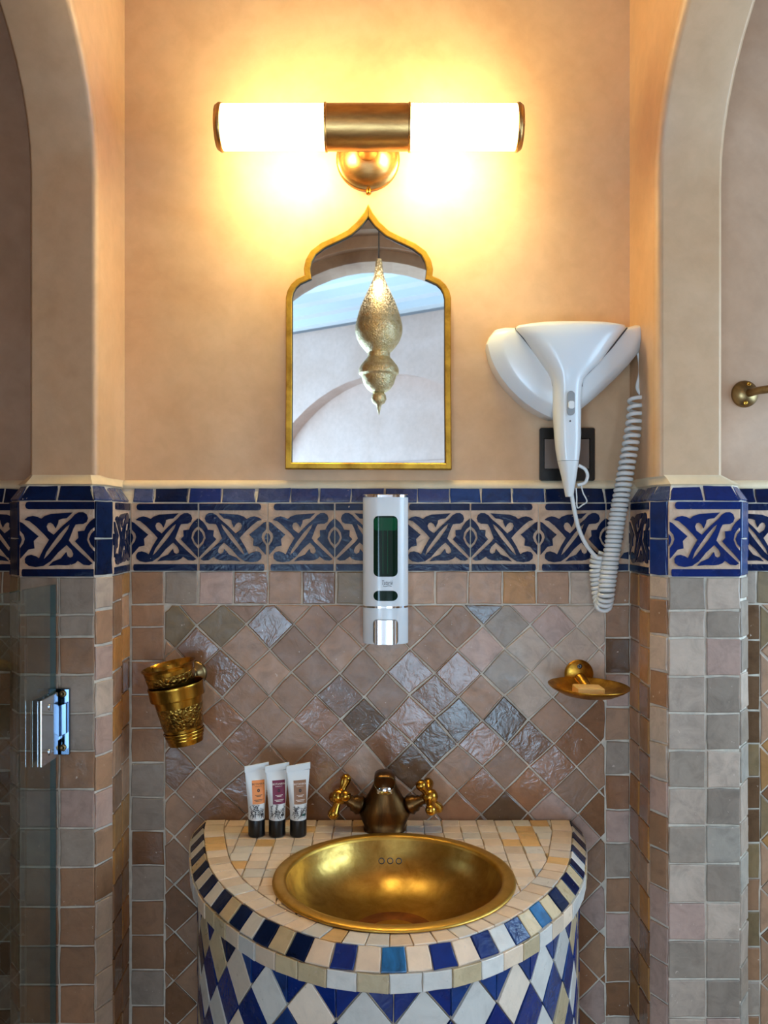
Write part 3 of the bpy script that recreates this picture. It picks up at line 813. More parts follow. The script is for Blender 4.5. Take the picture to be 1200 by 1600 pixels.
# bevelled edge: alternating blue and cream
SM = min(range(2001), key=lambda k: abs(on_edge(PER*k/2000)[0].x-0.0105)+(0 if on_edge(PER*k/2000)[0].y < -0.2 else 9))*PER/2000
pw = 0.0262; k0 = -int((SM-pw/2)/pw)-1; k1 = int((PER-SM-pw/2)/pw)+1
for k in range(k0, k1+1):
    s0, s1 = max(0, SM+(k-0.5)*pw), min(PER, SM+(k+0.5)*pw)
    if s1-s0 < 0.006: continue
    pts = [E(s0, 0.0, ZC), E(s1, 0.0, ZC), E(s1, 0.0195, ZC-0.0195), E(s0, 0.0195, ZC-0.0195)]
    n = on_edge((s0+s1)/2)[1]*SG
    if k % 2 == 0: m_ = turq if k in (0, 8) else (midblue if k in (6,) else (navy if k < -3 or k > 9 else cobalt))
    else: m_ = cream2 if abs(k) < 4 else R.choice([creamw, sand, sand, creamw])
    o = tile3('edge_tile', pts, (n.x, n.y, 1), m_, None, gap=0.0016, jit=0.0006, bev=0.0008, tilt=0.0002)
    if o: cpart(o)
# band of cream tiles under the edge
nb = 34
for k in range(nb):
    s0, s1 = PER*k/nb, PER*(k+1)/nb
    pts = [E(s0, 0.0205, ZC-0.0205), E(s1, 0.0205, ZC-0.0205), E(s1, 0.0205, ZC-0.0425), E(s0, 0.0205, ZC-0.0425)]
    n = on_edge((s0+s1)/2)[1]*SG
    o = tile3('band_tile', pts, (n.x, n.y, 0), R.choice([creamw, creamw, cream2, creamw, sand]), None, gap=0.0016, jit=0.0005, bev=0.0008, tilt=0.0003)
    if o: cpart(o)
# harlequin apron: blue and white lozenges on the curved body
ZA = ZC-0.0435; LW, LH = 0.062, 0.078; OFF = 0.0085
def apron(s_a, za, pts):
    return [E(s_a+x, OFF, za+z) for x, z in pts]
nl = int(PER/LW/2)+2
for i in range(-2*nl, 2*nl+1):
    sc0 = SM + i*LW/2
    blue = i % 2 == 0
    for r_ in range(0, 5):
        zc = ZA-(LH*r_ if blue else LH*(r_+0.5))
        if blue and r_ == 0:
            shapes = [[(-LW/2, 0), (0, 0), (0, -LH/2)], [(0, 0), (LW/2, 0), (0, -LH/2)]]
        else:
            shapes = [[(0, LH/2), (LW/2, 0), (0, -LH/2), (-LW/2, 0)]]
        for sh in shapes:
            cl = clip([(sc0+x, z) for x, z in sh], -1, 0, 0.0); cl = clip(cl, 1, 0, PER) if len(cl) > 2 else []
            if len(cl) < 3 or abs(area2(cl)) < 3e-5: continue
            pts = [E(x, OFF, zc+z) for x, z in cl]
            cs_ = sum(x for x, z in cl)/len(cl); n = on_edge(cs_)[1]*SG
            rel = cs_-SM
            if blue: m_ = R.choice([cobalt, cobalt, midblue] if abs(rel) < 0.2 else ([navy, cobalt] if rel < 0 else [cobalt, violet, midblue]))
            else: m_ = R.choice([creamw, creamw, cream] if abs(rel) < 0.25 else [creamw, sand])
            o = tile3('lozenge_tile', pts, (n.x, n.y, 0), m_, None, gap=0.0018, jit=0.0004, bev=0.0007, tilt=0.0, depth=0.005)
            if o: cpart(o)

# ------------------------------------------------------------------ basin
basin = empty('brass_basin', (SC.x, SC.y, ZC))
tag(basin, 'round hammered brass basin sunk into the mosaic counter', 'basin')
o = MB().add(g_lathe([(0.1395, -0.001), (0.1405, 0.0034), (0.144, 0.0046), (0.154, 0.0044), (0.1575, 0.003), (0.158, 0.0012), (0.1500, 0.0012)], 72, cap=False)).build('rim', brass_rim, basin)
prof = [(0.1395, -0.001), (0.1375, -0.008), (0.133, -0.022), (0.125, -0.037), (0.112, -0.052), (0.093, -0.065), (0.07, -0.0735), (0.045, -0.078), (0.0, -0.0795)]
prof = [(p.x, p.y*0.88) for p in spline([Vector((a, b, 0)) for a, b in prof], 5)]
o = MB().add(g_lathe(prof, 72, cap=False)).build('bowl', brass_basin, basin)
fl = o.data
if sum(p.normal.z for p in fl.polygons) < 0: fl.flip_normals()
def bowl_z(r):
    for (r0, z0), (r1, z1) in zip(prof, prof[1:]):
        if r1 <= r <= r0: return z0+(z1-z0)*(r0-r)/max(r0-r1, 1e-9)
    return -0.0795*0.88
dr = MB().add(g_lathe([(0.052, bowl_z(0.052)+0.0006), (0.046, bowl_z(0.046)+0.0014), (0.036, bowl_z(0.036)+0.0016), (0.030, bowl_z(0.03)-0.001), (0.0, bowl_z(0.0)+0.001)], 40, cap=False)).build('drain_ring', copper_stain, basin)
dr['label'] = 'reddish copper drain stained darker than the bowl'
for px in (-0.0125, 0.0, 0.0125):
    r_ = 0.1285; z_ = bowl_z(r_)
    c = Vector((px-0.004, math.sqrt(r_*r_-px*px), z_)); nrm = Vector((0, -0.75, 0.5))
    o = MB().add(g_lathe([(0.0046, -0.001), (0.0046, 0.0012), (0.0034, 0.0014), (0.0033, -0.0005), (0.0, -0.0006)], 16, cap=False), axis_matrix(c, nrm)).build('overflow_hole', steel_dark, basin)

# ------------------------------------------------------------------ faucet
FX, FY = X(601, -0.05), -0.043
fau = empty('faucet', (FX, FY, ZC)); tag(fau, 'antique brass mixer tap with two cross handles behind the basin', 'faucet')
def sup(cx, cy, a, b, z, n=28, p=2.6):
    out = []
    for i in range(n):
        t = 2*pi*i/n; c, s = math.cos(t), math.sin(t)
        out.append(Vector((cx+a*math.copysign(abs(c)**(2/p), c), cy+b*math.copysign(abs(s)**(2/p), s), z)))
    return out
rings = [sup(0, 0, 0.032, 0.026, 0.0), sup(0, 0, 0.032, 0.026, 0.003), sup(0, 0, 0.030, 0.024, 0.005), sup(0, 0, 0.0350, 0.025, 0.016), sup(0, -0.001, 0.0405, 0.025, 0.0275, p=2.1),
         sup(0, -0.002, 0.0375, 0.0245, 0.034, p=2.0), sup(0, -0.003, 0.0275, 0.022, 0.050, p=2.0), sup(0, -0.005, 0.0195, 0.020, 0.064, p=2.2), sup(0, -0.007, 0.0145, 0.018, 0.076, p=2.6), sup(0, -0.008, 0.011, 0.012, 0.086, p=2.6), sup(0, -0.008, 0.004, 0.005, 0.088)]
MB().add(g_loft(rings)).build('body', brass_dark, fau)
path = spline([(0, 0.0, 0.060), (0, -0.02, 0.078), (0, -0.045, 0.0905), (0, -0.068, 0.0945), (0, -0.078, 0.0935), (0, -0.080, 0.093)], 6)
rr_ = []
for i, p in enumerate(path):
    t = i/(len(path)-1); a = path[max(i-1, 0)]; b = path[min(i+1, len(path)-1)]; tg = (b-a).normalized(); up = Vector((0, 0, 1)); up = (up-tg*up.dot(tg)).normalized(); sx_ = tg.cross(up)
    q_ = 1.0 if t < 0.9 else (0.93 if t < 0.97 else 0.84); w_, h_ = 0.0152*q_, (0.0112+0.002*(1-t))*q_
    rr_.append([p+sx_*(w_*math.copysign(abs(math.cos(q))**0.7, math.cos(q)))+up*(h_*math.copysign(abs(math.sin(q))**0.7, math.sin(q))) for q in [2*pi*k/20 for k in range(20)]])
sp_ = MB().add(g_loft(rr_)).build('spout', brass_dark, fau)
MB().add(g_lathe([(0.0118, 0.0), (0.0122, 0.004), (0.0122, 0.010), (0.010, 0.0115), (0.008, 0.010)], 24), axis_matrix((0, -0.068, 0.0860), (0, -0.1, -1))).build('aerator', chrome, sp_)
def handle(sgn, az):
    base = Vector((sgn*0.036, -0.003, 0.036)); ax = Vector((sgn*0.86, -0.20, 0.44)).normalized()
    M_ = axis_matrix(base, ax)
    MB().add(g_lathe([(0.0135, 0), (0.0150, 0.004), (0.0125, 0.008), (0.0130, 0.012), (0.0085, 0.016), (0.0095, 0.019), (0.0068, 0.022), (0.0078, 0.025), (0.0055, 0.031)], 24), M_).build('valve_stem', brass_dark, fau)
    hub = MB().add(g_lathe([(0.006, 0.026), (0.0100, 0.029), (0.0120, 0.036), (0.0108, 0.043), (0.006, 0.0475), (0.0, 0.0490)], 24), M_).build('cross_handle', brass, fau)
    for q in range(4):
        a = az+q*pi/2; d = Vector((math.cos(a), math.sin(a), 0)); dw = (M_.to_3x3() @ d)
        c = M_ @ Vector((0, 0, 0.036))
        MB().add(g_lathe([(0.0064, 0.004), (0.0054, 0.011), (0.0058, 0.017), (0.0078, 0.0230), (0.0086, 0.0270), (0.0070, 0.0320), (0.002, 0.0350)], 16), axis_matrix(c, dw)).build('handle_spoke', brass, hub)
handle(-1, 0.35); handle(1, 0.55)

# ------------------------------------------------------------------ cosmetic tubes
def cosmetic(px, lab, label, rot):
    y = -0.070; root = empty('cosmetic_tube', (X(px, y), y, ZC+0.0004), (0, 0, rot))
    tag(root, label, 'tube', 'cosmetic tubes on the counter')
    MB().add(g_lathe([(0.0112, 0.0), (0.0122, 0.0008), (0.0124, 0.003), (0.0124, 0.0238), (0.0122, 0.0250)], 40)).build('cap', cap_black, root)
    def sec(z):
        t = max(0.0, (z-0.030)/0.066); t = min(1, t); e = t*t*(3-2*t)*0.6+t*0.4
        return 0.0121+(0.0172-0.0121)*e, 0.0121*(1-e)+0.0009
    def surf(u, z, k=0.0):        # u = x on the front side
        a, b = sec(z); c = max(-0.97, min(0.97, u/a)); return Vector((u, -(b*math.sqrt(1-c*c)+k), z))
    rings = []
    for z in [0.0250, 0.028, 0.036, 0.046, 0.056, 0.066, 0.076, 0.086, 0.094, 0.096]:
        a, b = sec(z); rings.append([Vector((a*math.cos(t), b*math.sin(t), z)) for t in [2*pi*k/40 for k in range(40)]])
    bd = MB().add(g_loft(rings)).build('tube_body', white_m, root, True, 0.7)
    cr = []
    for z in (0.0955, 0.105):
        cr.append([Vector((x, yy, z+x*0.09)) for x, yy in ((-0.0180, -0.0011), (0.0180, -0.0011), (0.0180, 0.0011), (-0.0180, 0.0011))])
    MB().add(g_loft(cr)).build('crimp', white_m, root, False)
    # printed panel, lettering and branch drawing follow the tube
    def patch(name, x0, x1, z0, z1, mat, k, nx=10, nz=6, par=bd):
        v = [surf(x0+(x1-x0)*i/nx, z0+(z1-z0)*j/nz, k) for j in range(nz+1) for i in range(nx+1)]
        f = [(j*(nx+1)+i, j*(nx+1)+i+1, (j+1)*(nx+1)+i+1, (j+1)*(nx+1)+i) for j in range(nz) for i in range(nx)]
        return mesh(name, v, f, mat, par, True)
    lm = {'o': label_o, 'r': label_r, 'b': label_b}[lab]; tm = ink_d if lab == 'o' else ink_w
    patch('printed_label', -0.0078, 0.0112, 0.0485, 0.0820, lm, 0.00025)
    conf = lambda cx, cz: (lambda x, y_: surf(cx+x, cz+y_, 0.0005))
    text_mesh('lettering', 'BOTANIKA', 0.0040, None, tm, bd, wx=0.92, conform=conf(0.0016, 0.0765))
    text_mesh('lettering', 'MARRAKECH', 0.0018, None, tm, bd, conform=conf(0.0016, 0.0732))
    for zz, wd in ((0.0610, 0.011), (0.0594, 0.007), (0.0545, 0.014), (0.0527, 0.010)):
        patch('print_line', 0.0016-wd/2, 0.0016+wd/2, zz-0.00035, zz+0.00035, tm, 0.0005, 8, 1)
    mbf = MB()
    for q in range(6):
        a = pi/2+q*pi/3; cx_, cz_ = 0.0016+0.0014*math.cos(a), 0.0675+0.0016*math.sin(a)
        pts = [surf(cx_+0.0008*math.cos(t), cz_+0.0010*math.sin(t), 0.0005) for t in [2*pi*k/8 for k in range(8)]]
        mbf.add((pts, [tuple(range(8))]))
    mbf.build('emblem', ink_d, bd, False)
    rr = random.Random(px); mbr = MB()
    def seg(x, z, a, L, th):
        x2, z2 = x+L*math.cos(a), z+L*math.sin(a)
        if abs(x2) > 0.0112: return None
        nx_, nz_ = -math.sin(a)*th, math.cos(a)*th
        mbr.add(([surf(x-nx_, z-nz_, 0.0003), surf(x2-nx_*0.5, z2-nz_*0.5, 0.0003), surf(x2+nx_*0.5, z2+nz_*0.5, 0.0003), surf(x+nx_, z+nz_, 0.0003)], [(0, 1, 2, 3)]))
        return x2, z2
    for st in range(9):
        x, z, a = -0.0108+0.0024*st, rr.uniform(0.0262, 0.032), rr.uniform(0.9, 2.1)
        for k in range(int(rr.uniform(6, 11)) if st < 4 else 5):
            q = seg(x, z, a, 0.0026, 0.00030)
            if not q: break
            if q[1] > 0.0465: break
            for sg in (-1, 1): seg(q[0], q[1], a+sg*rr.uniform(0.5, 1.1), rr.uniform(0.0015, 0.0032), 0.00036)
            x, z = q; a += rr.uniform(-0.35, 0.35)
    mbr.build('branch_drawing', ink_d, bd, False)
    patch('seal_print', 0.0035, 0.0085, 0.0315, 0.0345, ink_d if lab != 'b' else simple('seal_green', s2l((30, 84, 78)), 0.5), 0.0004, 6, 2)
    return root
cosmetic(401, 'o', 'white cosmetic tube with orange label, leftmost beside the basin', 0.34)
cosmetic(433, 'r', 'white cosmetic tube with maroon label, between its two neighbours', 0.30)
cosmetic(466, 'b', 'white cosmetic tube with brown label, nearest the tap', 0.30)

# ------------------------------------------------------------------ wall lamp
LY = -0.09; LZ = CZ+0.5755
lamp = empty('wall_lamp', (X(575, LY), PLY, LZ)); tag(lamp, 'brass wall lamp with two glowing opal glass tubes above the mirror', 'lamp')
lx0 = X(575, LY)
def lpart(o):
    o.parent = lamp; o.matrix_parent_inverse = Matrix.Translation((-lx0, -PLY, -LZ)); return o
XA = Matrix.Rotation(pi/2, 4, 'Y')
def along_x(prof, x0): return Matrix.Translation((x0, LY, LZ)) @ XA
RL = 0.0318
lpart(MB().add(g_lathe([(RL+0.0012, 0), (RL+0.0026, 0.001), (RL+0.0026, 0.003), (RL+0.0010, 0.004), (RL+0.001, 0.122), (RL+0.0026, 0.123), (RL+0.0026, 0.125), (RL+0.0012, 0.126)], 48), along_x(0, X(507, LY))).build('housing', brass_lamp, None, True, 0.5))
for s_, p0, p1 in ((-1, 347, 507), (1, 642, 807)):
    x0, x1 = X(p0, LY), X(p1, LY)
    v, f = g_lathe([(RL, -(x1-x0)/2), (RL, -(x1-x0)/4), (RL, 0), (RL, (x1-x0)/4), (RL, (x1-x0)/2)], 48, cap=False)
    M_ = Matrix.Rotation(pi/2, 4, 'Y')
    o = mesh('opal_tube', [M_ @ Vector(p) for p in v], f, opal_mat('opal_glass_'+('left' if s_ < 0 else 'right'), -s_), None, True); fix(o)
    o.location = ((x0+x1)/2, LY, LZ); lpart(o)
    xe = x0 if s_ < 0 else x1
    lpart(MB().add(g_lathe([(RL+0.0015, -0.0005), (RL+0.0022, 0.001), (RL+0.0022, 0.004), (RL+0.0010, 0.005), (RL-0.001, 0.0085), (0.012, 0.0100), (0.0, 0.0102)], 48), Matrix.Translation((xe-0.0008*s_, LY, LZ)) @ Matrix.Rotation(s_*pi/2, 4, 'Y')).build('end_cap', brass_lamp))
px_, pz_ = X(575, PLY), Z(250, PLY)
lpart(MB().add(g_lathe([(0.0505, 0.0), (0.0505, 0.004), (0.0475, 0.006), (0.0440, 0.0075), (0.041, 0.013), (0.034, 0.020), (0.024, 0.026), (0.014, 0.029), (0.0, 0.0295)], 56), axis_matrix((px_, PLY, pz_), (0, -1, 0))).build('wall_plate', brass_lamp))
lpart(MB().add(g_lathe([(0.014, 0.022), (0.0145, 0.030), (0.010, 0.036), (0.008, 0.045), (0.008, 0.085)], 28), axis_matrix((px_, PLY, pz_), (0, -1, 0.03))).build('arm', brass_lamp))
lpart(MB().add(g_lathe([(0.0035, 0), (0.0035, 0.006), (0.0042, 0.007), (0.0042, 0.012), (0.003, 0.0135)], 16), axis_matrix((px_+0.001, PLY-0.004, pz_-0.044), (0, -0.25, -1))).build('switch_knob', brass))

# ------------------------------------------------------------------ mirror
LH_ = [(446, 733), (447, 600), (447, 466), (449.5, 455), (455, 445), (464, 436.5), (476, 431), (475, 421), (478, 407), (486, 392.5), (502, 380.5), (527, 369), (543.5, 360.5), (558, 347.5), (569, 333), (575.5, 320)]
L3_ = [(p[0], p[1]) for p in LH_]
RH_ = [(1151.5-x, y+1) for x, y in L3_[:-1]][::-1]
outl = [(X(x), Z(y)) for x, y in L3_ + RH_]
# offset inward
def off_poly(pl, d):
    n = len(pl); out = []; s = 1 if area2(pl) > 0 else -1
    for i in range(n):
        a, b, c = Vector(pl[i-1]), Vector(pl[i]), Vector(pl[(i+1) % n])
        t1, t2 = (b-a).normalized(), (c-b).normalized()
        n1, n2 = Vector((-t1.y, t1.x))*s, Vector((-t2.y, t2.x))*s
        m = (n1+n2).normalized(); k = d/max(m.dot(n1), 0.45); out.append((b.x+m.x*k, b.y+m.y*k))
    return out
def dense(pl):
    return pl
MY = 0.0025
mir = empty('wall_mirror', (X(575.5), MY, Z(733))); tag(mir, 'ogee-topped mirror in a thin brass frame hanging below the lamp', 'mirror')
def mpart(o):
    o.parent = mir; o.matrix_parent_inverse = Matrix.Translation((-X(575.5), -MY, -Z(733))); return o
i1 = off_poly(outl, 0.0098); i2 = off_poly(outl, 0.0015); i3 = off_poly(outl, 0.0085)
def R3(pl, y): return [Vector((x, y, z)) for x, z in pl]
v, f = g_loft([R3(outl, PLY-0.002), R3(outl, MY-0.006), R3(i2, MY-0.0085), R3(i3, MY-0.0085), R3(i1, MY-0.007), R3(i1, MY+0.002)], cap=False)
mpart(MB().add((v, f)).build('frame', brass_frame, None, True, 0.5))
fr_m = Frame((0, MY-0.0022, 0), (1, 0, 0), (0, 0, 1))
mpart(MB().add(g_plate(off_poly(outl, 0.0088), fr_m, -0.003, 0.0)).build('mirror_glass', mirror_m, None, False))
i1b = off_poly(outl, 0.0108)
v, f = g_loft([R3(i1, MY-0.0068), R3(i1b, MY-0.0030), R3(i1b, MY-0.0022)], cap=False)
mpart(MB().add((v, f)).build('inner_lip', mirror_edge, None, False))

# ------------------------------------------------------------------ pendant lantern behind the camera (seen in the mirror)
PY_ = -1.72; Lr = D-PY_      # mirror image distance from the virtual camera
kx = Lr/F
pen = empty('pendant_lantern', ((592-600)*kx, PY_, CZ+(815-648)*kx)); tag(pen, 'pierced brass teardrop lantern on a chain, reflected in the mirror', 'lantern')
lant = brass_mat('pierced_lantern_brass', s2l((250, 236, 196)), s2l((220, 196, 140)), 0.5, (1, 1, 1), 60, 0.2, 120)
zz = lambda py: (648-py)*kx
nt = lant.node_tree; bs = nt.nodes['Principled BSDF']; tc = node(nt, 'ShaderNodeTexCoord'); sp = node(nt, 'ShaderNodeSeparateXYZ'); nt.links.new(tc.outputs['Object'], sp.inputs[0])
mr = node(nt, 'ShaderNodeMath', operation='SUBTRACT'); mr.inputs[1].default_value = zz(448); nt.links.new(sp.outputs[2], mr.inputs[0])
ab = node(nt, 'ShaderNodeMath', operation='ABSOLUTE'); nt.links.new(mr.outputs[0], ab.inputs[0])
m2 = node(nt, 'ShaderNodeMapRange'); m2.interpolation_type = 'SMOOTHSTEP'; m2.inputs['From Min'].default_value = 0.16; m2.inputs['From Max'].default_value = 0.0; m2.inputs['To Max'].default_value = 1.0; nt.links.new(ab.outputs[0], m2.inputs['Value'])
vo = node(nt, 'ShaderNodeTexVoronoi'); vo.inputs['Scale'].default_value = 190; nt.links.new(tc.outputs['Object'], vo.inputs['Vector'])
ho = ramp(nt, vo.outputs['Distance'], [(0.30, (1, 1, 1)), (0.42, (0, 0, 0))])
pw_ = node(nt, 'ShaderNodeMath', operation='POWER'); pw_.inputs[1].default_value = 2.0; nt.links.new(m2.outputs[0], pw_.inputs[0])
mu = node(nt, 'ShaderNodeMath', operation='MULTIPLY'); nt.links.new(ho, mu.inputs[0]); nt.links.new(pw_.outputs[0], mu.inputs[1])
m5 = node(nt, 'ShaderNodeMath', operation='MULTIPLY'); m5.inputs[1].default_value = 2.5; nt.links.new(mu.outputs[0], m5.inputs[0])
bs.inputs['Emission Color'].default_value = (1.0, 0.80, 0.48, 1); nt.links.new(m5.outputs[0], bs.inputs['Emission Strength'])
ww = lambda w_: w_*kx/2
pb = [(405, 9), (412, 11), (425, 14), (436, 19), (448, 29), (462, 42), (478, 56), (495, 67), (512, 74), (525, 71), (537, 60), (547, 44), (551, 36)]
MB().add(g_lathe([(p.x, p.y) for p in spline([Vector((ww(b), zz(a), 0)) for a, b in pb], 4)], 40)).build('pierced_body', lant, pen)
pb = [(551, 35), (558, 35), (562, 42), (572, 58), (578, 63), (584, 62), (587, 55), (600, 47), (608, 36), (613, 22)]
MB().add(g_lathe([(ww(b), zz(a)) for a, b in pb], 40)).build('lower_bowl', lant, pen, True, 0.5)
pb = [(613, 16), (618, 22), (624, 24), (630, 18), (633, 8), (638, 6), (648, 1)]
MB().add(g_lathe([(ww(b), zz(a)) for a, b in pb], 28)).build('finial', lant, pen)
MB().add(g_tube([(0, 0, zz(407)), (0, 0, ROOM-pen.location.z)], 0.0025, 8)).build('chain', cord_mat, pen)
bl = bpy.data.objects.new('lantern_bulb_light', bpy.data.lights.new('lantern_bulb_light', 'POINT')); C.objects.link(bl)
bl.data.energy = 0.6; bl.data.color = (1, 0.75, 0.42); bl.data.shadow_soft_size = 0.012
bl.location = (pen.location.x, PY_+0.05, pen.location.z+zz(450))
g_ = MB().add(g_lathe([(0.002, -0.012), (0.010, -0.008), (0.014, 0.0), (0.010, 0.009), (0.003, 0.014)], 20)).build('bulb', emit('lantern_glow', (1.0, 0.78, 0.45), 6.0), pen)
g_.location = (0, 0.030*0.7, zz(450)); g_.scale = (1, 0.6, 1.2)

# ------------------------------------------------------------------ soap dispenser
dsp = empty('soap_dispenser', (X(602), 0.0, Z(1008))); tag(dsp, 'white wall soap dispenser with dark green window and chrome button', 'dispenser')
DW = 0.0345; DD = 0.056
dx = X(602.5, -DD)
def d_front(x): 
    c = min(abs(x)/DW, 0.999); return -(DD-0.020) - 0.020*math.sqrt(1-c**2.6)
def dpart(o):
    o.parent = dsp; o.matrix_parent_inverse = Matrix.Translation((-dsp.location.x, 0, -dsp.location.z)); return o
def d_ring(z, k=1.0, dy=0.0):
    xs_ = [-DW*math.cos(pi*i/24) for i in range(25)]
    r = [Vector((dx+x*k, d_front(x)+dy, z)) for x in xs_]
    return [Vector((dx-DW*k, -0.0005, z))] + r + [Vector((dx+DW*k, -0.0005, z))]
zt, zb, zm = Z(773, -DD), Z(1007, -DD), Z(949, -DD)
dpart(MB().add(g_loft([d_ring(zm+0.0012), d_ring(zt-0.0035)])).build('upper_shell', white_p, None, True, 0.6))
dpart(MB().add(g_loft([d_ring(zb, 0.99, 0.001), d_ring(zb+0.002), d_ring(zm-0.0012)])).build('lower_shell', white_p, None, True, 0.6))
dpart(MB().add(g_loft([d_ring(zt-0.0035, 1.012, -0.0006), d_ring(zt, 1.012, -0.0006), d_ring(zt+0.001, 0.97, 0.001)])).build('chrome_lid', chrome, None, True, 0.6))
dpart(MB().add(g_loft([d_ring(zm-0.0014, 1.008, -0.0005), d_ring(zm+0.0014, 1.008, -0.0005)])).build('chrome_band', chrome, None, True, 0.6))
def rr_shape(cx, cz, w_, h_, r_, n=6):
    out = []
    for qx, qz, a0 in ((1, 1, 0), (-1, 1, pi/2), (-1, -1, pi), (1, -1, 1.5*pi)):
        for k in range(n+1):
            a = a0+pi/2*k/n; out.append((cx+qx*(w_/2-r_)+r_*math.cos(a), cz+qz*(h_/2-r_)+r_*math.sin(a)))
    return out
def d_panel(name, shape, mat, k0, k1, par=None):
    """panel with thickness that follows the dispenser front: sliced in columns"""
    xs_ = [p[0] for p in shape]; x0, x1 = min(xs_), max(xs_); n = 18; top = []; bot = []
    for i in range(n+1):
        x = x0+(x1-x0)*(0.5-0.5*math.cos(pi*i/n)); zs_ = []
        for a, b in zip(shape, shape[1:]+shape[:1]):
            if (a[0]-x)*(b[0]-x) <= 0 and abs(a[0]-b[0]) > 1e-9: zs_.append(a[1]+(b[1]-a[1])*(x-a[0])/(b[0]-a[0]))
            elif abs(a[0]-x) < 1e-7: zs_.append(a[1])
        top.append((x, max(zs_))); bot.append((x, min(zs_)))
    v = []
    for k in (k1, k0):
        v += [Vector((dx+x, d_front(x)-k, z)) for x, z in bot] + [Vector((dx+x, d_front(x)-k, z)) for x, z in top]
    m = n+1; f = []
    for i in range(n):
        f.append((i, i+1, m+i+1, m+i)); f.append((2*m+i, 3*m+i, 3*m+i+1, 2*m+i+1))
        f.append((i, 2*m+i, 2*m+i+1, i+1)); f.append((m+i, m+i+1, 3*m+i+1, 3*m+i))
    f.append((0, m, 3*m, 2*m)); f.append((n, 2*m+n, 3*m+n, m+n))
    o = mesh(name, v, f, mat, None, True); fix(o, 0.6); return dpart(o)
s_ = (D-DD)/F
wz = (Z(806, -DD)+Z(901, -DD))/2
d_panel('window_bezel', rr_shape(0, wz-0.0004, 0.0385, 95*s_+0.0022, 0.0085), white_p, -0.001, 0.0006)
wo = d_panel('refill_window', rr_shape(0, wz, 0.0362, 95*s_, 0.0075), green_g, -0.001, 0.0009)
wl = d_panel('soap_level', rr_shape(0, Z(819, -DD), 0.0345, 20*s_, 0.0035), green_l, 0.0, 0.0012); wl['label'] = 'lighter green empty part of the tank above the soap'
for q, xx in enumerate((-0.004, 0.003)): d_panel('tank_rib', rr_shape(xx, wz, 0.0011, 86*s_, 0.0005), green_l, 0.0, 0.0014)
d_panel('small_bezel', rr_shape(0, Z(931.5, -DD), 0.0385, 0.0172, 0.0085), white_p, -0.001, 0.0006)
d_panel('small_window', rr_shape(0, Z(931, -DD), 0.0365, 0.0152, 0.0075), green_g, -0.001, 0.0009)
bt = d_panel('push_button', rr_shape(0, Z(988, -DD), 0.0365, 38*s_, 0.0055), chrome, -0.001, 0.0035)
d_panel('button_surround', rr_shape(0, Z(988, -DD), 0.0382, 40*s_, 0.006), grey_p, -0.001, 0.0004)
text_mesh('logo_script', 'Tatarié', 0.0098, None, ink, None, shear=0.25, wx=0.60, conform=lambda x, y: Vector((dx+x+0.002, d_front(x)-0.0008, Z(912, -DD)+y+0.0012)))
dpart(bpy.data.objects['logo_script'])
sw = [spline([(-0.006, -0.0022, 0), (-0.002, -0.0035, 0), (0.003, -0.002, 0), (0.007, -0.0036, 0)], 5)]
dpart(MB().add(g_tube([Vector((dx+p.x+0.002, d_front(p.x)-0.0006, Z(913, -DD)+p.y)) for p in sw[0]], 0.00035, 6)).build('logo_flourish', ink))

# ------------------------------------------------------------------ hair dryer
HYB = -0.035
hd = empty('hair_dryer', (X(885, HYB), PLY, Z(640, HYB))); tag(hd, 'white wall-mounted hair dryer resting in its holder beside the mirror', 'hair dryer')
def hpart(o, par=None):
    if par: o.parent = par
    else:
        o.parent = hd; o.matrix_parent_inverse = Matrix.Translation(-Vector(hd.location))
    return o
hol = [(760, 537), (765, 526), (774, 514), (788, 511), (804, 511), (850, 509), (900, 508), (950, 509), (984, 510), (994, 507), (1006, 508), (1010, 515), (1009, 528), (1000, 549), (984, 569), (964, 590), (943, 610), (925, 626), (909, 639), (890, 650), (865, 655), (850, 649), (837, 642), (822, 632), (809, 621), (794, 606), (781, 589), (771, 572), (765, 557)]
hw = [Vector((X(a, HYB), 0, Z(b, HYB))) for a, b in hol]
hc = Vector((X(893, HYB), 0, Z(560, HYB)))
def hring(k, y): return [Vector((hc.x+(p.x-hc.x)*k, y, hc.z+(p.z-hc.z)*k)) for p in hw]
holder = hpart(MB().add(g_loft([hring(0.94, PLY-0.0005), hring(0.97, PLY-0.004), hring(1.0, HYB+0.008), hring(0.985, HYB+0.001), hring(0.86, HYB-0.010), hring(0.80, HYB-0.0125), hring(0.60, HYB-0.016), hring(0.40, HYB-0.018)])).build('wall_holder', white_p, None, True, 0.62))
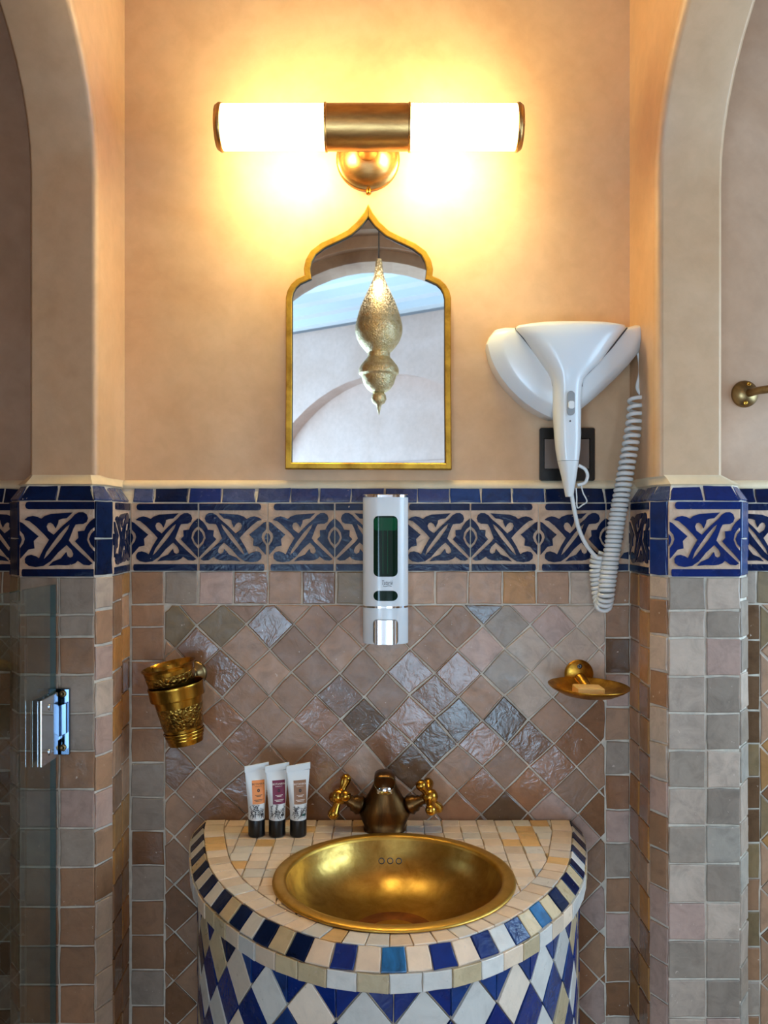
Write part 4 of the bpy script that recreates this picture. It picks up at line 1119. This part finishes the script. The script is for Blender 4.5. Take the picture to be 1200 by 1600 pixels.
# the dryer: fan-shaped head tapering to the handle
HY2 = -0.058
secs = [(503.5, 862, 928, 0.014), (505, 832, 958, 0.020), (509, 808, 978, 0.026), (514, 806, 978, 0.029), (527, 818, 967, 0.031), (541, 828, 956, 0.032), (556, 839, 945, 0.032), (570, 848.5, 934.5, 0.031), (582, 857, 921, 0.030), (592, 862, 912, 0.028), (603, 864.5, 909, 0.026), (625, 865.5, 908, 0.024), (650, 866, 908, 0.0225), (680, 868, 908, 0.021), (702, 870, 907, 0.020), (720, 873, 905, 0.018)]
rg = []
for py, xl, xr, dp in secs:
    a = sup((X(xl, HY2)+X(xr, HY2))/2, HY2+0.006, (xr-xl)/2*(D+HY2)/F, dp, Z(py, HY2), 36, 2.7); rg.append(a)
dry = hpart(MB().add(g_loft(rg)).build('dryer_body', white_p, None, True, 1.3))
rg = []
for py, xl, xr, dp in [(720.5, 873, 905, 0.0178), (733, 876, 903, 0.016), (745, 879, 901.5, 0.014), (760, 882, 899, 0.0105), (776, 885, 897, 0.0075)]:
    rg.append(sup((X(xl, HY2)+X(xr, HY2))/2, HY2+0.006, (xr-xl)/2*(D+HY2)/F, dp, Z(py, HY2), 36, 2.4))
hpart(MB().add(g_loft(rg)).build('handle_end', white_m, None, True, 1.0))
# switch: recessed slot with sliding button
sy = HY2-0.0205
slot = rr_shape(X(892, sy), Z(630, sy), 11.5*(D+sy)/F, 38*(D+sy)/F, 5.6*(D+sy)/F)
fr_s = Frame((0, 0, 0), (1, 0, 0), (0, 0, 1))
hpart(MB().add(g_plate(slot, fr_s, 0.010-sy-0.012, -sy+0.0014)).build('switch_slot', grey_p, None, False))
o = hpart(MB().add(g_plate(rr_shape(X(892, sy), Z(633, sy), 9*(D+sy)/F, 12*(D+sy)/F, 3.0*(D+sy)/F), fr_s, -sy-0.002, -sy+0.0045)).build('switch_button', white_m, None, False))
hpart(MB().add(g_lathe([(0.0013, 0), (0.0013, 0.0008)], 10), axis_matrix((X(891.5, sy), HY2-0.0178, Z(657.5, sy)), (0, -1, 0))).build('indicator_dot', steel_dark))
# seams where the dryer rests in the holder
for pts in ([(805, 513), (819, 530), (831, 545), (843, 560), (853, 575), (861, 588), (864.5, 603)], [(980, 512), (966, 530), (955, 544), (943, 557), (932, 570), (919, 583), (911, 592), (909, 604)]):
    hpart(MB().add(g_tube(spline([at(a, b, HY2+0.004) for a, b in pts], 4), 0.0011, 8)).build('holder_seam', gap_p))
# printed name, illegible in the photograph: fine broken strokes
mbt = MB(); rr = random.Random(3); xx = 875.0
while xx < 914:
    wl_ = rr.uniform(1.2, 3.0); yb = HY2-0.0232
    mbt.add(g_box(X(xx, yb), X(xx+wl_, yb), yb-0.0008, yb+0.003, Z(522.3+rr.uniform(-.4, .4), yb), Z(520.4+rr.uniform(-.5, .5), yb))); xx += wl_+rr.uniform(0.6, 1.3)
hpart(mbt.build('faint_print', grey_p, None, False))
# cable: plain part, coil, plain part up to the holder; hanging loop
cy = -0.032
p1 = spline([at(893, 772, HY2+0.006), at(896, 790, HY2+0.006), at(903, 822, -0.045), at(913, 846, -0.040), at(924, 862, -0.036), at(932, 871, -0.034)], 8)
hpart(MB().add(g_tube(p1, 0.0032, 10)).build('cable', white_m))
spine = spline([at(937, 866, -0.026), at(934, 885, -0.022), at(936, 912, -0.020), at(939, 934, -0.022), at(943, 946, -0.032), at(947, 930, -0.042), at(950, 905, -0.042), at(955, 870, -0.042), at(962, 825, -0.042), at(970, 780, -0.042), at(978, 735, -0.040), at(986, 690, -0.038), at(992, 650, -0.036), at(994, 620, -0.034)], 14)
ss = [0]
for a, b in zip(spine, spine[1:]): ss.append(ss[-1]+(b-a).length)
tot = ss[-1]; pts = []; ph = 0
def at_s(s):
    for i in range(1, len(ss)):
        if ss[i] >= s:
            t = (s-ss[i-1])/(ss[i]-ss[i-1]); return spine[i-1].lerp(spine[i], t), (spine[min(i+1, len(spine)-1)]-spine[max(i-2, 0)]).normalized()
    return spine[-1], (spine[-1]-spine[-2]).normalized()
s = 0.0; ref = Vector((0, 1, 0))
while s < tot:
    p, t = at_s(s); a1 = (ref-t*ref.dot(t)).normalized(); a2 = t.cross(a1)
    u_ = s/tot; pitch = 0.0068+0.0058*max(0, (u_-0.55)/0.45); rad = 0.0102
    pts.append(p+(a1*math.cos(ph)+a2*math.sin(ph))*rad); ds = pitch/14; s += ds; ph += 2*pi/14
hpart(MB().add(g_tube(pts, 0.0032, 8)).build('coiled_cable', white_m))
p3 = spline([pts[-1], at(996, 606, -0.03), at(1000, 585, -0.028), at(1000, 566, -0.028), at(997, 549, -0.026)], 8)
hpart(MB().add(g_tube(p3, 0.0030, 10)).build('cable', white_m))
lp = spline([at(904, 727, -0.05), at(914, 733, -0.05), at(918, 743, -0.05), at(914, 754, -0.05), at(902, 758, -0.05)], 8)
hpart(MB().add(g_tube(lp, 0.0026, 8)).build('hanging_loop', white_m))
lp = spline([at(908, 758, -0.05), at(911, 770, -0.05), at(917, 783, -0.05), at(910, 789, -0.05), at(902, 793, -0.05), at(901, 775, -0.05), at(900, 762, -0.05)], 6)
hpart(MB().add(g_tube(lp, 0.0011, 6)).build('tie_string', white_m))

# ------------------------------------------------------------------ wall socket plate behind the dryer handle
sy0 = PLY-0.009
soc = empty('switch_plate', (X(886, sy0), PLY, Z(710, sy0))); tag(soc, 'black framed wall switch with grey-brown rocker behind the dryer handle', 'switch')
def spart(o):
    o.parent = soc; o.matrix_parent_inverse = Matrix.Translation(-Vector(soc.location)); return o
x0, x1, z0, z1 = X(843.5, sy0), X(929.5, sy0), Z(751, sy0), Z(668.5, sy0)
a0, a1, c0, c1 = X(850.5, sy0), X(922, sy0), Z(733, sy0), Z(685, sy0)
o = MB().add(g_plate(rr_shape((x0+x1)/2, (z0+z1)/2, x1-x0, z1-z0, 0.003), Frame((0, PLY, 0), (1, 0, 0), (0, 0, 1)), 0.0, 0.009, [rect(a0, a1, c0, c1)])).build('frame', black_p, None, False); spart(o)
spart(bevel(mesh('rocker', *g_box(a0+0.0005, a1-0.0005, PLY-0.008, PLY-0.001, c0+0.0005, c1-0.0005), rocker_p), 0.001))

# ------------------------------------------------------------------ brass tumblers on the wall
TILT = 0.17
cy = -0.056
cbase = at(291, 1160, cy)
def tumbler(name, loc, prof_body, prof_band, label, roll, pitch):
    root = empty(name, loc, (pitch, -roll, 0)); tag(root, label, 'cup', 'brass cups on the wall')
    for nm, pr, mt in (('cup_body', prof_body, brass_cup),) + ((('engraved_band', prof_band, brass_cup_e),) if prof_band else ()):
        MB().add(g_lathe(pr, 48, cap=False)).build(nm, mt, root, True, 0.9)
    return root
k = (D+cy)/F
holder_p = [(0.0, 0.001), (0.0255, 0.0), (0.0262, 0.002), (0.0290, 0.022), (0.0335, 0.052), (0.0362, 0.068), (0.0405, 0.0695), (0.0412, 0.072), (0.0415, 0.086), (0.0425, 0.0885), (0.0418, 0.0900), (0.0400, 0.0895), (0.0393, 0.086), (0.0350, 0.06), (0.0250, 0.004), (0.0, 0.004)]
band = [(0.0293, 0.024), (0.0300, 0.0245), (0.0347, 0.058), (0.0340, 0.0585)]
hold = tumbler('tumbler_holder', cbase, holder_p, band, 'engraved brass beaker holder with wide collar, lower of the two stacked cups', TILT, 0.03)
hr = [MB().add(g_lathe([(0.0268+0.0016*q, 0.006+0.005*q), (0.0275+0.0016*q, 0.0075+0.005*q), (0.0272+0.0016*q, 0.009+0.005*q)], 48, cap=False)).build('turned_ring', brass_cup, hold) for q in range(3)]
Mh = Matrix.Translation(cbase) @ Matrix.Rotation(-TILT, 4, 'Y')
inner_p = [(0.0, 0.0), (0.0235, 0.0), (0.0245, 0.002), (0.0375, 0.072), (0.0382, 0.0755), (0.0405, 0.0775), (0.0412, 0.0790), (0.0398, 0.0792), (0.0368, 0.0750), (0.0355, 0.070), (0.0230, 0.004), (0.0, 0.004)]
cup_loc = cbase + Vector((-0.0095, 0.0, 0.0395))
cup = tumbler('tumbler', cup_loc, inner_p, [(0.0345, 0.053), (0.0352, 0.0535), (0.0372, 0.0665), (0.0366, 0.067)], 'plain brass tumbler standing in the beaker holder, upper of the two stacked cups', 0.215, 0.05)
M_ = axis_matrix((X(301, -0.01), 0.0, Z(1054, -0.01)), (0, -1, 0))
ros = MB().add(g_lathe([(0.0205, 0.0), (0.0205, 0.003), (0.017, 0.006), (0.009, 0.008), (0.007, 0.012), (0.007, 0.020)], 32), M_).build('wall_rosette', bronze)
ros.parent = hold; ros.matrix_parent_inverse = (Matrix.Translation(cbase) @ (Matrix.Rotation(-TILT, 4, 'Y') @ Matrix.Rotation(0.03, 4, 'X'))).inverted()

# ------------------------------------------------------------------ soap dish
dy = -0.066; dc = at(919.5, 1079, dy)
dish = empty('soap_dish', dc, (0.03, 0.035, 0)); tag(dish, 'round brushed brass soap dish on a wall rosette right of the dispenser', 'soap dish')
pr = [(0.0, -0.0075), (0.020, -0.0070), (0.040, -0.0025), (0.054, 0.0045), (0.0590, 0.0078), (0.0600, 0.0082), (0.0596, 0.0066), (0.0545, 0.0025), (0.040, -0.0048), (0.020, -0.0096), (0.0, -0.0100)]
MB().add(g_lathe(pr, 64, cap=False)).build('plate', brass_dish, dish)
def dishpart(o):
    o.parent = dish; o.matrix_parent_inverse = (Matrix.Translation(dc) @ Matrix.Rotation(0.035, 4, 'Y') @ Matrix.Rotation(0.03, 4, 'X')).inverted(); return o
rc = Vector((X(904), 0.0, Z(1053)))
dishpart(MB().add(g_lathe([(0.0225, 0.0), (0.0225, 0.003), (0.0205, 0.005), (0.0195, 0.0055), (0.012, 0.008), (0.0, 0.009)], 40), axis_matrix(rc, (0, -1, 0))).build('wall_rosette', brass_dish, None, True, 0.7))
dishpart(MB().add(g_tube(spline([rc+Vector((0, -0.005, -0.004)), rc+Vector((0.004, -0.016, -0.011)), rc+Vector((0.009, -0.030, -0.019)), rc+Vector((0.014, -0.044, -0.026))], 6), lambda t: 0.0085-0.002*t, 16)).build('arm', brass_dish))
dishpart(MB().add(g_lathe([(0.0038, 0), (0.0038, 0.0015), (0.0018, 0.0018), (0.0, 0.0008)], 14), axis_matrix(rc+Vector((0.0, -0.0075, 0.013)), (0, -1, 0.2))).build('screw', steel_dark))
soap = empty('soap_bar', at(919, 1080, dy-0.006)+Vector((0, 0, -0.0045)), (0.03, 0.035, 0.06)); tag(soap, 'small amber glycerine soap bar lying in the brass dish', 'soap')
o = mesh('bar', *g_box(-0.0205, 0.0205, -0.0155, 0.0155, 0.0, 0.012), soap_m, soap); bevel(o, 0.002, 2)
o = mesh('stamped_face', *g_box(-0.0165, 0.0165, -0.0115, 0.0115, 0.0115, 0.0125), soap_m, soap); bevel(o, 0.0003, 1)

# ------------------------------------------------------------------ bronze rail in the alcove
ry = PLY
rl = empty('towel_rail', (X(1163, ry), ry, Z(616, ry))); tag(rl, 'bronze towel rail on a round wall plate in the right alcove', 'towel rail')
MB().add(g_lathe([(0.0212, 0), (0.0212, 0.003), (0.0195, 0.006), (0.014, 0.010), (0.009, 0.013), (0.0, 0.014)], 40), axis_matrix((0, 0, 0), (0, -1, 0))).build('wall_plate', bronze, rl, True, 0.7)
for ddx, ddz in ((0.003, 0.0145), (-0.002, -0.0150)):
    MB().add(g_lathe([(0.0034, 0), (0.0034, 0.002), (0.0024, 0.0026), (0.0012, 0.0012), (0.0, 0.0012)], 14), axis_matrix((ddx, -0.0085, ddz), (0, -1, ddz*12))).build('screw', brass, rl)
MB().add(g_tube(spline([(0.002, -0.010, 0.0), (0.008, -0.030, 0.001), (0.018, -0.046, 0.001), (0.034, -0.055, 0.001), (0.10, -0.056, 0.001), (0.22, -0.056, 0.001), (0.30, -0.056, 0.001)], 8), 0.0062, 16)).build('bar', bronze, rl)

# ------------------------------------------------------------------ glass shower door and hinge
GX = -0.460; gz1 = CZ-0.0873
v, f = g_box(GX-0.004, GX+0.004, -0.868, -0.152, 0.012, gz1)
door = mesh('shower_door', v, f, None, None, mats=[door_glass, glass_edge], fm=[1, 1, 1, 0, 1, 0])
tag(door, 'frameless clear glass shower door with green cut edges at far left', 'glass door')
hy = -0.136
hin = empty('door_hinge', (X(92, hy-0.005), hy, Z(1126, hy))); tag(hin, 'chrome glass-door hinge screwed to the left jamb tiles', 'hinge')
def hp_(o):
    o.parent = hin; o.matrix_parent_inverse = Matrix.Translation(-Vector(hin.location)); return o
hx0, hx1, hz0, hz1 = X(75, hy), X(110.5, hy), Z(1178, hy), Z(1075, hy)
hp_(bevel(mesh('wall_leaf', *g_box(hx0, hx1, hy-0.0055, hy-0.0002, hz0, hz1), chrome_refl_blue), 0.001))
kn = MB().add(g_plate([(X(77, hy), Z(1156, hy)), (X(93, hy), Z(1150, hy)), (X(108, hy), Z(1143, hy)), (X(108, hy), Z(1096, hy)), (X(77, hy), Z(1106, hy))], Frame((0, hy, 0), (1, 0, 0), (0, 0, 1)), 0.005, 0.012)).build('knuckle', chrome_refl_blue, None, False); hp_(bevel(kn, 0.0015))
for px, py in ((98.5, 1084), (98.5, 1168)):
    sc_ = hp_(MB().add(g_lathe([(0.0048, 0), (0.0048, 0.0014), (0.0036, 0.0022), (0.0016, 0.0012), (0.0, 0.0010)], 18), axis_matrix((X(px, hy-0.005), hy-0.0054, Z(py, hy-0.005)), (0, -1, 0))).build('screw', bronze))
cz0, cz1 = Z(1196, -0.2), Z(1092, -0.2)
for sx0, sx1 in ((0.0041, 0.0080), (-0.0080, -0.0041)):
    cl = hp_(bevel(mesh('glass_clamp', *g_box(GX+sx0, GX+sx1, -0.212, -0.1545, cz0, cz1), chrome), 0.001))
for zz_ in (cz0+0.014, cz1-0.014):
    hp_(MB().add(g_lathe([(0.0045, 0), (0.0045, 0.0010), (0.0030, 0.0014), (0.0, 0.0004)], 18), axis_matrix((GX+0.0079, -0.185, zz_), (1, 0, 0))).build('screw', chrome))
hp_(bevel(mesh('pivot_block', *g_box(GX-0.006, GX+0.006, -0.158, hy-0.004, cz0+0.02, cz1-0.02), chrome), 0.001))
